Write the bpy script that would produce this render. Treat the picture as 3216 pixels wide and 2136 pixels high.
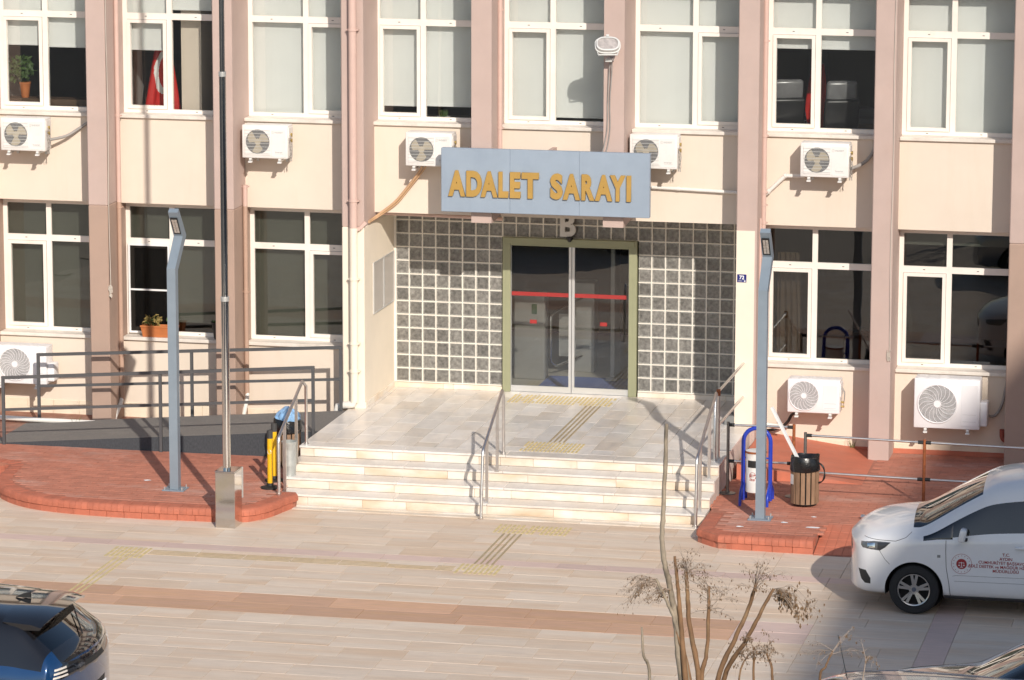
import bpy, bmesh, math, random
from mathutils import Vector, Matrix
from mathutils.bvhtree import BVHTree

# ------------------------------------------------------------------ scene, camera, light
for o in list(bpy.data.objects): bpy.data.objects.remove(o, do_unlink=True)
scene = bpy.context.scene
COL = scene.collection
R_ = math.radians
random.seed(7)

CAM = Vector((13.4699, -53.4907, 10.7007))
YAW, PITCH, ROLL = 0.215877, -0.179576, 0.002048
_d = Vector((-math.sin(YAW)*math.cos(PITCH), math.cos(YAW)*math.cos(PITCH), math.sin(PITCH)))
_r = Vector((math.cos(YAW), math.sin(YAW), 0))
_u = _r.cross(_d)
_r2 = _r*math.cos(ROLL) + _u*math.sin(ROLL)
_u2 = -_r*math.sin(ROLL) + _u*math.cos(ROLL)
cd = bpy.data.cameras.new('camera')
cd.sensor_width = 36.0
cd.lens = 11993.27/3216*36.0
cd.clip_start = 0.5
cd.clip_end = 2000
cam = bpy.data.objects.new('camera', cd)
COL.objects.link(cam)
cam.matrix_world = Matrix(((_r2.x, _u2.x, -_d.x, CAM.x), (_r2.y, _u2.y, -_d.y, CAM.y), (_r2.z, _u2.z, -_d.z, CAM.z), (0, 0, 0, 1)))
scene.camera = cam

SUN = Vector((0.50, -1.0, 0.615)).normalized()
elev = math.asin(SUN.z)
world = bpy.data.worlds.new('World')
scene.world = world
world.use_nodes = True
wn = world.node_tree
bg = wn.nodes['Background']
sky = wn.nodes.new('ShaderNodeTexSky')
sky.sky_type = 'NISHITA'
sky.sun_disc = False
sky.sun_elevation = elev
sky.sun_rotation = math.atan2(SUN.x, SUN.y)
sky.air_density = 1.0
sky.dust_density = 1.0
wn.links.new(sky.outputs[0], bg.inputs[0])
bg.inputs[1].default_value = 0.12
sd = bpy.data.lights.new('sun', 'SUN')
sd.energy = 4.0
sd.angle = R_(0.53)
sd.color = (1.0, 0.925, 0.83)
sun = bpy.data.objects.new('sun', sd)
COL.objects.link(sun)
sun.rotation_euler = SUN.to_track_quat('Z', 'Y').to_euler()
sun.location = (20, -40, 30)
vs = scene.view_settings
vs.view_transform = 'Standard'
vs.look = 'None'
vs.exposure = 0.05
vs.gamma = 1.0
vs.use_curve_mapping = False
scene.render.engine = 'CYCLES'
scene.cycles.max_bounces = 8
scene.cycles.transparent_max_bounces = 12

# ------------------------------------------------------------------ materials
MATS = {}
def _srgb(c):
    return tuple((x/12.92 if x <= .04045 else ((x+.055)/1.055)**2.4) for x in c)

def mat(name, col, rough=.6, metal=0.0, var=.05, scale=3.0, bump=0.0, bscale=120.0, stretch=(1, 1, 1),
        objrand=0.0, spec=.5, coat=0.0, dirt=None, dscale=2.0, damt=.5, dstretch=(1, 1, 1), trans=0.0, emis=None, sub=None, var2=None):
    """procedural principled material: two scales of value noise in world space, optional stain colour, bump"""
    if name in MATS: return MATS[name]
    m = bpy.data.materials.new(name); m.use_nodes = True
    nt = m.node_tree; N = nt.nodes; L = nt.links
    b = N['Principled BSDF']
    b.inputs['Roughness'].default_value = rough
    b.inputs['Metallic'].default_value = metal
    b.inputs['Specular IOR Level'].default_value = spec
    if coat:
        b.inputs['Coat Weight'].default_value = coat; b.inputs['Coat Roughness'].default_value = .03
    if trans: b.inputs['Transmission Weight'].default_value = trans
    if emis:
        b.inputs['Emission Color'].default_value = (*emis[:3], 1); b.inputs['Emission Strength'].default_value = emis[3]
    geo = N.new('ShaderNodeNewGeometry')
    mp = N.new('ShaderNodeMapping'); mp.inputs['Scale'].default_value = stretch
    L.new(geo.outputs['Position'], mp.inputs['Vector'])
    n1 = N.new('ShaderNodeTexNoise'); n1.inputs['Scale'].default_value = scale; n1.inputs['Detail'].default_value = 6; n1.inputs['Roughness'].default_value = .62
    L.new(mp.outputs[0], n1.inputs['Vector'])
    mr = N.new('ShaderNodeMapRange'); mr.inputs['From Min'].default_value = .25; mr.inputs['From Max'].default_value = .75
    mr.inputs['To Min'].default_value = 1-var*1.6; mr.inputs['To Max'].default_value = 1+var*1.6
    L.new(n1.outputs['Fac'], mr.inputs['Value'])
    val = mr.outputs[0]
    if objrand:
        oi = N.new('ShaderNodeObjectInfo')
        ad = N.new('ShaderNodeMath'); ad.operation = 'ADD'
        L.new(oi.outputs['Random'], ad.inputs[0]); L.new(geo.outputs['Random Per Island'], ad.inputs[1])
        fr = N.new('ShaderNodeMath'); fr.operation = 'FRACT'; L.new(ad.outputs[0], fr.inputs[0])
        m2 = N.new('ShaderNodeMapRange'); m2.inputs['To Min'].default_value = 1-objrand; m2.inputs['To Max'].default_value = 1+objrand
        L.new(fr.outputs[0], m2.inputs['Value'])
        mu = N.new('ShaderNodeMath'); mu.operation = 'MULTIPLY'; L.new(val, mu.inputs[0]); L.new(m2.outputs[0], mu.inputs[1])
        val = mu.outputs[0]
    base = N.new('ShaderNodeRGB'); base.outputs[0].default_value = (*col, 1)
    csock = base.outputs[0]
    if var2:   # second hue chosen by noise: (colour, scale, stretch, amount)
        c2, s2, st2, amt2 = var2
        mpb = N.new('ShaderNodeMapping'); mpb.inputs['Scale'].default_value = st2
        L.new(geo.outputs['Position'], mpb.inputs['Vector'])
        src = mpb.outputs[0]
        if objrand:
            va = N.new('ShaderNodeVectorMath'); va.operation = 'ADD'
            sc = N.new('ShaderNodeMath'); sc.operation = 'MULTIPLY'; sc.inputs[1].default_value = 37.0
            L.new(fr.outputs[0], sc.inputs[0]); L.new(src, va.inputs[0]); L.new(sc.outputs[0], va.inputs[1]); src = va.outputs[0]
        nb = N.new('ShaderNodeTexNoise'); nb.inputs['Scale'].default_value = s2; nb.inputs['Detail'].default_value = 5
        L.new(src, nb.inputs['Vector'])
        rb = N.new('ShaderNodeMapRange'); rb.inputs['From Min'].default_value = .42; rb.inputs['From Max'].default_value = .68; rb.inputs['To Max'].default_value = amt2
        L.new(nb.outputs['Fac'], rb.inputs['Value'])
        mx2 = N.new('ShaderNodeMix'); mx2.data_type = 'RGBA'
        L.new(rb.outputs[0], mx2.inputs['Factor']); L.new(csock, mx2.inputs[6]); mx2.inputs[7].default_value = (*c2, 1)
        csock = mx2.outputs[2]
    if dirt:
        mpd = N.new('ShaderNodeMapping'); mpd.inputs['Scale'].default_value = dstretch
        L.new(geo.outputs['Position'], mpd.inputs['Vector'])
        n2 = N.new('ShaderNodeTexNoise'); n2.inputs['Scale'].default_value = dscale; n2.inputs['Detail'].default_value = 8; n2.inputs['Roughness'].default_value = .7
        L.new(mpd.outputs[0], n2.inputs['Vector'])
        rm = N.new('ShaderNodeMapRange'); rm.inputs['From Min'].default_value = .52; rm.inputs['From Max'].default_value = .75; rm.inputs['To Max'].default_value = damt
        L.new(n2.outputs['Fac'], rm.inputs['Value'])
        mxd = N.new('ShaderNodeMix'); mxd.data_type = 'RGBA'
        L.new(rm.outputs[0], mxd.inputs['Factor']); L.new(csock, mxd.inputs[6]); mxd.inputs[7].default_value = (*dirt, 1)
        csock = mxd.outputs[2]
    hv = N.new('ShaderNodeMix'); hv.data_type = 'RGBA'; hv.blend_type = 'MULTIPLY'; hv.inputs['Factor'].default_value = 1.0
    cc = N.new('ShaderNodeCombineColor')
    for i in range(3): L.new(val, cc.inputs[i])
    L.new(csock, hv.inputs[6]); L.new(cc.outputs[0], hv.inputs[7])
    L.new(hv.outputs[2], b.inputs['Base Color'])
    # roughness breakup
    rr = N.new('ShaderNodeMapRange'); rr.inputs['To Min'].default_value = max(.02, rough*.82); rr.inputs['To Max'].default_value = min(1, rough*1.18)
    L.new(n1.outputs['Fac'], rr.inputs['Value']); L.new(rr.outputs[0], b.inputs['Roughness'])
    if bump:
        nb_ = N.new('ShaderNodeTexNoise'); nb_.inputs['Scale'].default_value = bscale; nb_.inputs['Detail'].default_value = 4
        L.new(geo.outputs['Position'], nb_.inputs['Vector'])
        bp = N.new('ShaderNodeBump'); bp.inputs['Strength'].default_value = bump; bp.inputs['Distance'].default_value = .01
        L.new(nb_.outputs['Fac'], bp.inputs['Height']); L.new(bp.outputs[0], b.inputs['Normal'])
    MATS[name] = m
    return m

def glass(name, tint=(.9, .93, .92), rough=.0, refl=1.0, wav=.0):
    """thin pane: tinted see-through plus fresnel mirror reflection (lets sun light through as a real pane does)"""
    if name in MATS: return MATS[name]
    m = bpy.data.materials.new(name); m.use_nodes = True
    nt = m.node_tree; N = nt.nodes; L = nt.links
    N.remove(N['Principled BSDF'])
    out = N['Material Output']
    t = N.new('ShaderNodeBsdfTransparent'); t.inputs[0].default_value = (*tint, 1)
    g = N.new('ShaderNodeBsdfGlossy'); g.inputs['Roughness'].default_value = rough; g.inputs[0].default_value = (refl, refl, refl, 1)
    fz = N.new('ShaderNodeFresnel'); fz.inputs['IOR'].default_value = 1.5
    mu = N.new('ShaderNodeMath'); mu.operation = 'MULTIPLY'; mu.inputs[1].default_value = 1.8; mu.use_clamp = True
    L.new(fz.outputs[0], mu.inputs[0])
    mx = N.new('ShaderNodeMixShader')
    L.new(mu.outputs[0], mx.inputs[0]); L.new(t.outputs[0], mx.inputs[1]); L.new(g.outputs[0], mx.inputs[2])
    if wav:
        geo = N.new('ShaderNodeNewGeometry')
        nz = N.new('ShaderNodeTexNoise'); nz.inputs['Scale'].default_value = 1.6; nz.inputs['Detail'].default_value = 2
        L.new(geo.outputs['Position'], nz.inputs['Vector'])
        bp = N.new('ShaderNodeBump'); bp.inputs['Strength'].default_value = wav; bp.inputs['Distance'].default_value = .02
        L.new(nz.outputs['Fac'], bp.inputs['Height']); L.new(bp.outputs[0], g.inputs['Normal'])
    L.new(mx.outputs[0], out.inputs['Surface'])
    MATS[name] = m
    return m

# ------------------------------------------------------------------ mesh helpers
WL = {}     # world location of empties/parts
def thing(name, label, cat, loc=(0, 0, 0), group=None, kind=None):
    o = bpy.data.objects.new(name, None)
    COL.objects.link(o); o.location = loc; o.empty_display_size = .2
    tag(o, label, cat, group, kind)
    WL[o.name] = Vector(loc)
    return o

def tag(o, label=None, cat=None, group=None, kind=None):
    if label: o['label'] = label
    if cat: o['category'] = cat
    if group: o['group'] = group
    if kind: o['kind'] = kind
    return o

def wloc(o):
    return WL.get(o.name, Vector((0, 0, 0)))

def link(name, me, parent=None, kind=None):
    o = bpy.data.objects.new(name, me)
    COL.objects.link(o)
    if parent is not None:
        o.parent = parent
        o.location = -wloc(parent)
    WL[o.name] = Vector((0, 0, 0))
    if kind: o['kind'] = kind
    return o

class MB:
    def __init__(s): s.v = []; s.f = []; s.m = []
    def add(s, vs, fs, m=0):
        k = len(s.v); s.v += [tuple(p) for p in vs]
        s.f += [tuple(i+k for i in f) for f in fs]; s.m += [m]*len(fs)
        return s
    def box(s, x0, x1, y0, y1, z0, z1, m=0):
        return s.add([(x0, y0, z0), (x1, y0, z0), (x1, y1, z0), (x0, y1, z0), (x0, y0, z1), (x1, y0, z1), (x1, y1, z1), (x0, y1, z1)],
                     [(0, 3, 2, 1), (4, 5, 6, 7), (0, 1, 5, 4), (1, 2, 6, 5), (2, 3, 7, 6), (3, 0, 4, 7)], m)
    def bev(s, x0, x1, y0, y1, z0, z1, b=.01, m=0, seg=1, M=None):
        bm = bmesh.new(); bmesh.ops.create_cube(bm, size=1)
        for q in bm.verts: q.co = Vector(((x0+x1)/2+q.co.x*(x1-x0), (y0+y1)/2+q.co.y*(y1-y0), (z0+z1)/2+q.co.z*(z1-z0)))
        bmesh.ops.bevel(bm, geom=list(bm.edges), offset=b, segments=seg, affect='EDGES', profile=.5)
        if M: bm.transform(M)
        bm.verts.index_update()
        s.add([q.co for q in bm.verts], [[q.index for q in f.verts] for f in bm.faces], m); bm.free()
        return s
    def mbox(s, M, sx, sy, sz, m=0):
        vs = [M @ Vector((a*sx/2, b*sy/2, c*sz/2)) for c in (-1, 1) for a, b in ((-1, -1), (1, -1), (1, 1), (-1, 1))]
        return s.add(vs, [(0, 3, 2, 1), (4, 5, 6, 7), (0, 1, 5, 4), (1, 2, 6, 5), (2, 3, 7, 6), (3, 0, 4, 7)], m)
    def beam(s, p0, p1, w, h, up=(0, 0, 1), m=0):
        p0 = Vector(p0); p1 = Vector(p1); d = (p1-p0); n = d.normalized()
        a = n.cross(Vector(up))
        if a.length < 1e-4: a = n.cross(Vector((0, 1, 0)))
        a.normalize(); b = a.cross(n)
        vs = []
        for p in (p0, p1):
            for i, j in ((-1, -1), (1, -1), (1, 1), (-1, 1)): vs.append(p+a*i*w/2+b*j*h/2)
        return s.add(vs, [(0, 3, 2, 1), (4, 5, 6, 7), (0, 1, 5, 4), (1, 2, 6, 5), (2, 3, 7, 6), (3, 0, 4, 7)], m)
    def tube(s, pts, r, n=10, m=0, caps=True):
        pts = [Vector(p) for p in pts]
        rs = r if isinstance(r, (list, tuple)) else [r]*len(pts)
        k = len(s.v); prev = None
        for i, p in enumerate(pts):
            t = (pts[min(i+1, len(pts)-1)]-pts[max(i-1, 0)])
            if t.length < 1e-9: t = Vector((0, 0, 1))
            t.normalize()
            if prev is None:
                a = t.cross(Vector((0, 0, 1)))
                if a.length < 1e-3: a = t.cross(Vector((0, 1, 0)))
            else: a = prev - t*prev.dot(t)
            a.normalize(); prev = a; b = t.cross(a)
            for j in range(n):
                th = 2*math.pi*j/n
                s.v.append(tuple(p+(a*math.cos(th)+b*math.sin(th))*rs[i]))
        for i in range(len(pts)-1):
            for j in range(n):
                j2 = (j+1) % n
                s.f.append((k+i*n+j, k+i*n+j2, k+(i+1)*n+j2, k+(i+1)*n+j)); s.m.append(m)
        if caps:
            s.f.append(tuple(k+j for j in reversed(range(n)))); s.m.append(m)
            s.f.append(tuple(k+(len(pts)-1)*n+j for j in range(n))); s.m.append(m)
        return s
    def cyl(s, p0, p1, r0, r1=None, n=16, m=0, caps=True):
        return s.tube([p0, p1], [r0, r0 if r1 is None else r1], n, m, caps)
    def lathe(s, prof, c, n=24, m=0, ax='z', close=True):
        k = len(s.v); c = Vector(c)
        for (r, h) in prof:
            for j in range(n):
                t = 2*math.pi*j/n; a, b = r*math.cos(t), r*math.sin(t)
                s.v.append(tuple(c+Vector((a, b, h) if ax == 'z' else ((a, h, b) if ax == 'y' else (h, a, b)))))
        for i in range(len(prof)-1):
            for j in range(n):
                j2 = (j+1) % n
                s.f.append((k+i*n+j, k+i*n+j2, k+(i+1)*n+j2, k+(i+1)*n+j)); s.m.append(m)
        if close:
            s.f.append(tuple(k+j for j in reversed(range(n)))); s.m.append(m)
            s.f.append(tuple(k+(len(prof)-1)*n+j for j in range(n))); s.m.append(m)
        return s
    def prism(s, poly, y0, y1, ax='y', m=0):
        n = len(poly)
        def P(a, b, c): return (a, c, b) if ax == 'y' else ((a, b, c) if ax == 'z' else (c, a, b))
        vs = [P(a, b, y0) for a, b in poly]+[P(a, b, y1) for a, b in poly]
        fs = [tuple(reversed(range(n))), tuple(range(n, 2*n))]+[(i, (i+1) % n, n+(i+1) % n, n+i) for i in range(n)]
        return s.add(vs, fs, m)
    def sphere(s, c, r, n=12, m=0, sc=(1, 1, 1)):
        c = Vector(c); prof = []
        k = len(s.v); rows = n//2
        for i in range(rows+1):
            ph = math.pi*i/rows
            for j in range(n):
                t = 2*math.pi*j/n
                s.v.append((c.x+r*sc[0]*math.sin(ph)*math.cos(t), c.y+r*sc[1]*math.sin(ph)*math.sin(t), c.z+r*sc[2]*math.cos(ph)))
        for i in range(rows):
            for j in range(n):
                j2 = (j+1) % n
                s.f.append((k+i*n+j, k+(i+1)*n+j, k+(i+1)*n+j2, k+i*n+j2)); s.m.append(m)
        return s
    def mesh(s, name, mats, smooth=None):
        me = bpy.data.meshes.new(name)
        me.from_pydata(s.v, [], s.f)
        if not isinstance(mats, (list, tuple)): mats = [mats]
        for q in mats: me.materials.append(q)
        if len(mats) > 1: me.polygons.foreach_set('material_index', s.m)
        bm = bmesh.new(); bm.from_mesh(me)
        bmesh.ops.recalc_face_normals(bm, faces=bm.faces); bm.to_mesh(me); bm.free()
        if smooth is not None:
            me.polygons.foreach_set('use_smooth', [True]*len(me.polygons))
            me.set_sharp_from_angle(angle=R_(smooth))
        me.update()
        return me
    def build(s, name, mats, parent=None, smooth=None, kind=None):
        return link(name, s.mesh(name, mats, smooth), parent, kind)

def copy_tree(o, parent=None):
    c = o.copy(); COL.objects.link(c); c.parent = parent
    for ch in list(o.children): copy_tree(ch, c)
    return c

def text_mesh(txt, size, depth, bold=0.0, align='LEFT', spacing=1.0, xscale=1.0, res=4):
    cu = bpy.data.curves.new('txt', 'FONT'); cu.body = txt; cu.size = size; cu.extrude = depth/2; cu.offset = bold
    cu.align_x = align; cu.space_character = spacing; cu.resolution_u = res
    ob = bpy.data.objects.new('txt', cu); COL.objects.link(ob)
    dg = bpy.context.evaluated_depsgraph_get()
    me = bpy.data.meshes.new_from_object(ob.evaluated_get(dg))
    bpy.data.objects.remove(ob, do_unlink=True); bpy.data.curves.remove(cu)
    for v in me.vertices: v.co.x *= xscale
    return me

def text_obj(name, txt, size, depth, M, m, parent, **kw):
    me = text_mesh(txt, size, depth, **kw)
    me.transform(M); me.materials.clear(); me.materials.append(m)
    return link(name, me, parent)

def face_y(x, y, z):     # matrix that stands text up in the XZ plane facing -Y
    return Matrix.Translation((x, y, z)) @ Matrix.Rotation(math.pi/2, 4, 'X')
# ------------------------------------------------------------------ colours
m_plaza = mat('travertine', (.72, .60, .485), rough=.55, var=.06, scale=5, stretch=(.6, 3.5, 1), objrand=.055, bump=.15, bscale=60,
              var2=((.66, .475, .325), 1.1, (.30, 3.0, 1), .75), dirt=(.45, .39, .34), dscale=2.2, damt=.22, dstretch=(.6, 1.6, 1))
m_red = mat('red_travertine', (.60, .365, .245), rough=.5, var=.10, scale=5, stretch=(.7, 5, 1), objrand=.10, bump=.12, bscale=60,
            var2=((.60, .36, .20), 1.5, (.4, 4, 1), .6))
m_pink = mat('pink_stone', (.64, .48, .42), rough=.5, var=.07, scale=5, stretch=(.7, 4, 1), objrand=.07, bump=.1, bscale=60)
m_joint = mat('paving_joint', (.50, .42, .34), rough=.9, var=.1, scale=30)
m_marble = mat('white_marble', (.745, .70, .65), rough=.30, var=.07, scale=3.5, stretch=(1.6, .8, 1), objrand=.10, bump=.04, bscale=40,
               var2=((.70, .58, .45), .9, (1.2, .6, 1), .65), dirt=(.46, .45, .44), dscale=2.6, damt=.5, dstretch=(2.5, .8, 2))
m_marble_s = mat('stained_marble', (.78, .71, .62), rough=.42, var=.07, scale=4, stretch=(.6, 1, 2.5), objrand=.06, bump=.05, bscale=50,
                 var2=((.66, .49, .32), 1.6, (.9, 1, 2.2), .85), dirt=(.50, .42, .33), dscale=3.5, damt=.45, dstretch=(1, 1, .6))
m_brick = mat('terracotta_paver', (.48, .185, .12), rough=.8, var=.10, scale=6, objrand=.07, bump=.3, bscale=150,
              dirt=(.54, .36, .30), dscale=1.0, damt=.85, dstretch=(.6, 1.2, 1))
m_brickc = mat('painted_curb_brick', (.47, .145, .085), rough=.7, var=.10, scale=9, objrand=.09, bump=.25, bscale=120, dirt=(.34, .12, .08), dscale=5, damt=.5)
m_redpaint = mat('red_floor_paint', (.54, .165, .095), rough=.65, var=.10, scale=3, bump=.15, bscale=60, dirt=(.48, .26, .2), dscale=1.8, damt=.5)
m_bjoint = mat('brick_joint', (.40, .155, .10), rough=.9, var=.15, scale=20)
m_brown = mat('brown_paver', (.33, .16, .11), rough=.85, var=.18, scale=5, bump=.3, bscale=90, dirt=(.42, .34, .28), dscale=2, damt=.7)
m_carpet = mat('ramp_carpet', (.20, .185, .17), rough=.95, var=.12, scale=40, bump=.5, bscale=260, dirt=(.26, .24, .21), dscale=1.6, damt=.6)
m_carpet2 = mat('ramp_side_carpet', (.055, .06, .068), rough=.95, var=.25, scale=60, stretch=(1, 1, .4), bump=.6, bscale=160)
m_asphalt = mat('asphalt', (.055, .055, .055), rough=.9, var=.15, scale=2, bump=.3, bscale=80)
m_tact = mat('tactile_yellow', (.62, .50, .25), rough=.6, var=.14, scale=14, dirt=(.52, .45, .34), dscale=4, damt=.8)
m_tactb = mat('tactile_brass', (.40, .31, .18), rough=.45, var=.15, scale=12, dirt=(.30, .24, .17), dscale=6, damt=.6)

G = -.58          # plaza level
T = -.40          # brick terrace level

# ------------------------------------------------------------------ ground sheets
b = MB(); b.box(-300, 300, -300, 300, -.9, -.66)
tag(b.build('road', m_asphalt), 'dark asphalt ground reaching away from the paved forecourt', 'road', kind='structure')
b = MB(); b.box(-14, 15, -24, 1, -.70, G-.022)
plaza = tag(b.build('plaza', m_joint), 'beige stone forecourt paved in long slabs with reddish bands', 'plaza', kind='structure')

def slab_mesh(name, w, d, h, m, bv=.004):
    q = MB(); q.bev(-w/2, w/2, -d/2, d/2, -h, 0, bv)
    return q.mesh(name, m)

rows = []
def fill(ya, yb, n, kind='p'):
    for i in range(n): rows.append((ya+(yb-ya)*i/n, ya+(yb-ya)*(i+1)/n, kind))
fill(-5.74, -7.93, 5); fill(-7.93, -8.21, 1, 'k'); fill(-8.21, -10.25, 5); fill(-10.25, -11.17, 2, 'r'); fill(-11.17, -18.0, 16)
slabs = []
rs = random.Random(3)
for ri, (ya, yb, kind) in enumerate(rows):
    x = -9.0 - rs.random()*.7
    while x < 13.5:
        w = rs.choice([.6, .6, .75, .9, .9]) if kind != 'r' else rs.choice([.9, 1.2, 1.5])
        x1 = x+w
        for edge in (6.75, 7.62, 8.96, 9.29):         # cross bands cut the rows
            if x < edge-.12 and x1 > edge-.12: x1 = edge; break
        w = x1-x; xc = (x+x1)/2; yc = (ya+yb)/2
        mm = m_plaza if kind == 'p' else (m_pink if kind == 'k' else m_red)
        if kind == 'r' and xc > 6.75: mm = m_pink if xc < 7.62 else m_plaza
        if 8.96 <= xc <= 9.29 and yc < -8.2: mm = m_pink
        slabs.append((xc, yc, w, abs(ya-yb), mm)); x = x1
def inview(x, y, pad=0):     # rough footprint of the photographed forecourt
    return -6-.1*(y+6) < x-0.1*(y+6)*0 and (-5.9+(y+6)*-.62*0) < x < 10.6 and y > -13.9
vis = [q for q in slabs if inview(q[0], q[1])]
vis.sort(key=lambda q: (Vector((q[0], q[1], G))-CAM).length)
keep = set(id(q) for q in vis[:300])
cache = {}; rest = MB(); rest_m = [m_plaza, m_red, m_pink]
for q in slabs:
    xc, yc, w, d, mm = q
    h = G + rs.uniform(-.0012, .0012)
    if id(q) in keep:
        key = (round(w, 3), round(d, 3), mm.name)
        if key not in cache: cache[key] = slab_mesh('paving_slab', w-.004, d-.004, .02, mm, .0025)
        o = link('paving_slab', cache[key], plaza); o.location = (xc, yc, h)
        o.rotation_euler = (rs.uniform(-.0012, .0012), rs.uniform(-.001, .001), 0)
    else:
        rest.box(xc-w/2+.002, xc+w/2-.002, yc-d/2+.002, yc+d/2-.002, G-.02, h, rest_m.index(mm))
rest.build('paving_rest', rest_m, plaza, kind='stuff')

# tactile guidance set in the forecourt and on the porch
def ribs_pad(name, x0, x1, y0, y1, z, nx, m, parent, ny=1, wob=0):
    q = MB(); p = (x1-x0)/nx
    for i in range(nx):
        for j in range(ny):
            ya = y0+(y1-y0)*j/ny+.01; yb = y0+(y1-y0)*(j+1)/ny-.01
            if wob and rs.random() < wob: continue
            q.bev(x0+p*(i+.22), x0+p*(i+.78), ya, yb, z-.001, z+.005, .002)
    return q.build(name, m, parent)
def ribs_line(name, x0, x1, y0, y1, z, n, m, parent, along='y', seg=.6, miss=0):
    q = MB()
    for i in range(n):
        if along == 'y':
            c = x0+(x1-x0)*(i+.5)/n; a = y0
            while a < y1-.05:
                e = min(a+seg, y1)
                if rs.random() >= miss: q.bev(c-.014, c+.014, a+.006, e-.006, z-.001, z+.006, .002)
                a = e
        else:
            c = y0+(y1-y0)*(i+.5)/n; a = x0
            while a < x1-.05:
                e = min(a+seg, x1)
                if rs.random() >= miss: q.bev(a+.008, e-.008, c-.009, c+.009, z-.001, z+.006, .002)
                a = e
    return q.build(name, m, parent)
ribs_pad('tactile_pad', 2.89, 3.88, -6.48, -5.99, G+.001, 16, m_tact, plaza, 3, .04)
ribs_pad('tactile_pad', 2.90, 3.46, -8.74, -8.22, G+.001, 9, m_tact, plaza, 3, .04)
ribs_pad('tactile_pad', -1.60, -1.09, -8.84, -8.30, G+.001, 8, m_tact, plaza, 3, .04)
ribs_line('tactile_guide', 3.03, 3.33, -8.22, -6.50, G+.001, 4, m_tactb, plaza, 'y', .58, .06)
ribs_line('tactile_guide', -1.08, 2.88, -8.64, -8.38, G+.001, 4, m_tactb, plaza, 'x', .62, .02)
ribs_line('tactile_guide', -1.45, -1.22, -11.6, -8.86, G+.001, 3, m_tact, plaza, 'y', .5, .12)

# ------------------------------------------------------------------ porch and steps
RISE, TREAD = .145, .3525
XL, XR = -.255, 5.527
YL = -4.42
b = MB(); b.box(XL+.03, XR-.03, YL+.04, .1, -.7, -.031)
for k in range(1, 4): b.box(XL+.03, XR-.03, YL-k*TREAD+.04, YL-(k-1)*TREAD+.045, -.7, -k*RISE-.031)
porch = tag(b.build('entrance_steps', mat('marble_joint', (.30, .265, .23), rough=.9)), 'white marble porch with four steps up to the entrance', 'steps', kind='structure')
# floor tiles
cols = [XL+.001+(XR-XL-.002)*i/19 for i in range(20)]
tm = {}
for i in range(19):
    ys = YL+.30; y = ys - (i % 2)*.31; 
    while y < -.02:
        ya = max(y, ys); yb = min(y+.61, -.012)
        x0, x1 = cols[i], cols[i+1]
        inside = yb > -1.73
        if x1 > 5.30 and ya > -1.8: y += .61; continue
        w = x1-x0; d = yb-ya
        if d > .03 and not (x1 < -.02 and yb > -1.72):
            key = round(d, 3)
            if key not in tm: tm[key] = slab_mesh('marble_tile', w-.006, d-.006, .03, m_marble, .0025)
            o = link('marble_tile', tm[key], porch); o.location = ((x0+x1)/2, (ya+yb)/2, rs.uniform(-.001, .0005))
        y += .61
def strip(name, x0, x1, cuts, y0, y1, z0, z1, m, bv=.006):
    xs = [x0]+cuts+[x1]
    for a, c in zip(xs[:-1], xs[1:]):
        q = MB(); e = rs.uniform(-.0015, .0015)
        q.bev(a+.0015, c-.0015, y0+e, y1, z0, z1+e*.5, bv)
        q.build(name, m, porch)
strip('tread', XL, XR, [1.20, 2.62, 4.1], YL, YL+.297, -.03, 0, m_marble)
tcuts = [[1.30, 2.66, 4.2], [1.28, 2.75, 4.25], [1.33, 2.60, 4.3]]
for k in range(1, 4):
    strip('tread', XL, XR, tcuts[k-1], YL-k*TREAD, YL-(k-1)*TREAD+.018, -k*RISE-.03, -k*RISE, m_marble)
rc = [[-.05, .55, 1.05, 1.5, 2.25, 2.55, 3.0, 3.6, 4.4, 4.9], [.75, 1.9, 3.0, 4.2, 5.0], [.35, 1.25, 2.35, 2.85, 4.1, 4.9], [.15, .9, 1.5, 2.6, 3.5, 4.5]]
for k in range(4):
    y = YL-k*TREAD+.020
    strip('riser', XL+.012, XR-.012, rc[k], y, y+.019, -(k+1)*RISE+(.0005 if k < 3 else -.06), -k*RISE-.031, m_marble_s, .003)
# side cheeks of the steps
m_cheek = mat('cheek_plaster', (.62, .52, .46), rough=.85, var=.08, scale=6, dirt=(.4, .3, .25), dscale=4, damt=.4)
for xs, xe in ((XL+.004, XL+.028), (XR-.028, XR-.004)):
    q = MB(); poly = [(-1.2, -.62), (-1.2, -.033), (YL+.06, -.033)]
    for k in range(1, 4):
        poly += [(YL-(k-1)*TREAD+.042, -k*RISE-.033), (YL-k*TREAD+.042, -k*RISE-.033)] if k > 1 else [(YL+.042, -.033), (YL+.042, -k*RISE-.033), (YL-k*TREAD+.042, -k*RISE-.033)]
    poly += [(YL-3*TREAD+.042, -.62)]
    q.prism(poly, xs, xe, 'x'); q.build('step_cheek', m_cheek, porch)
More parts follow.
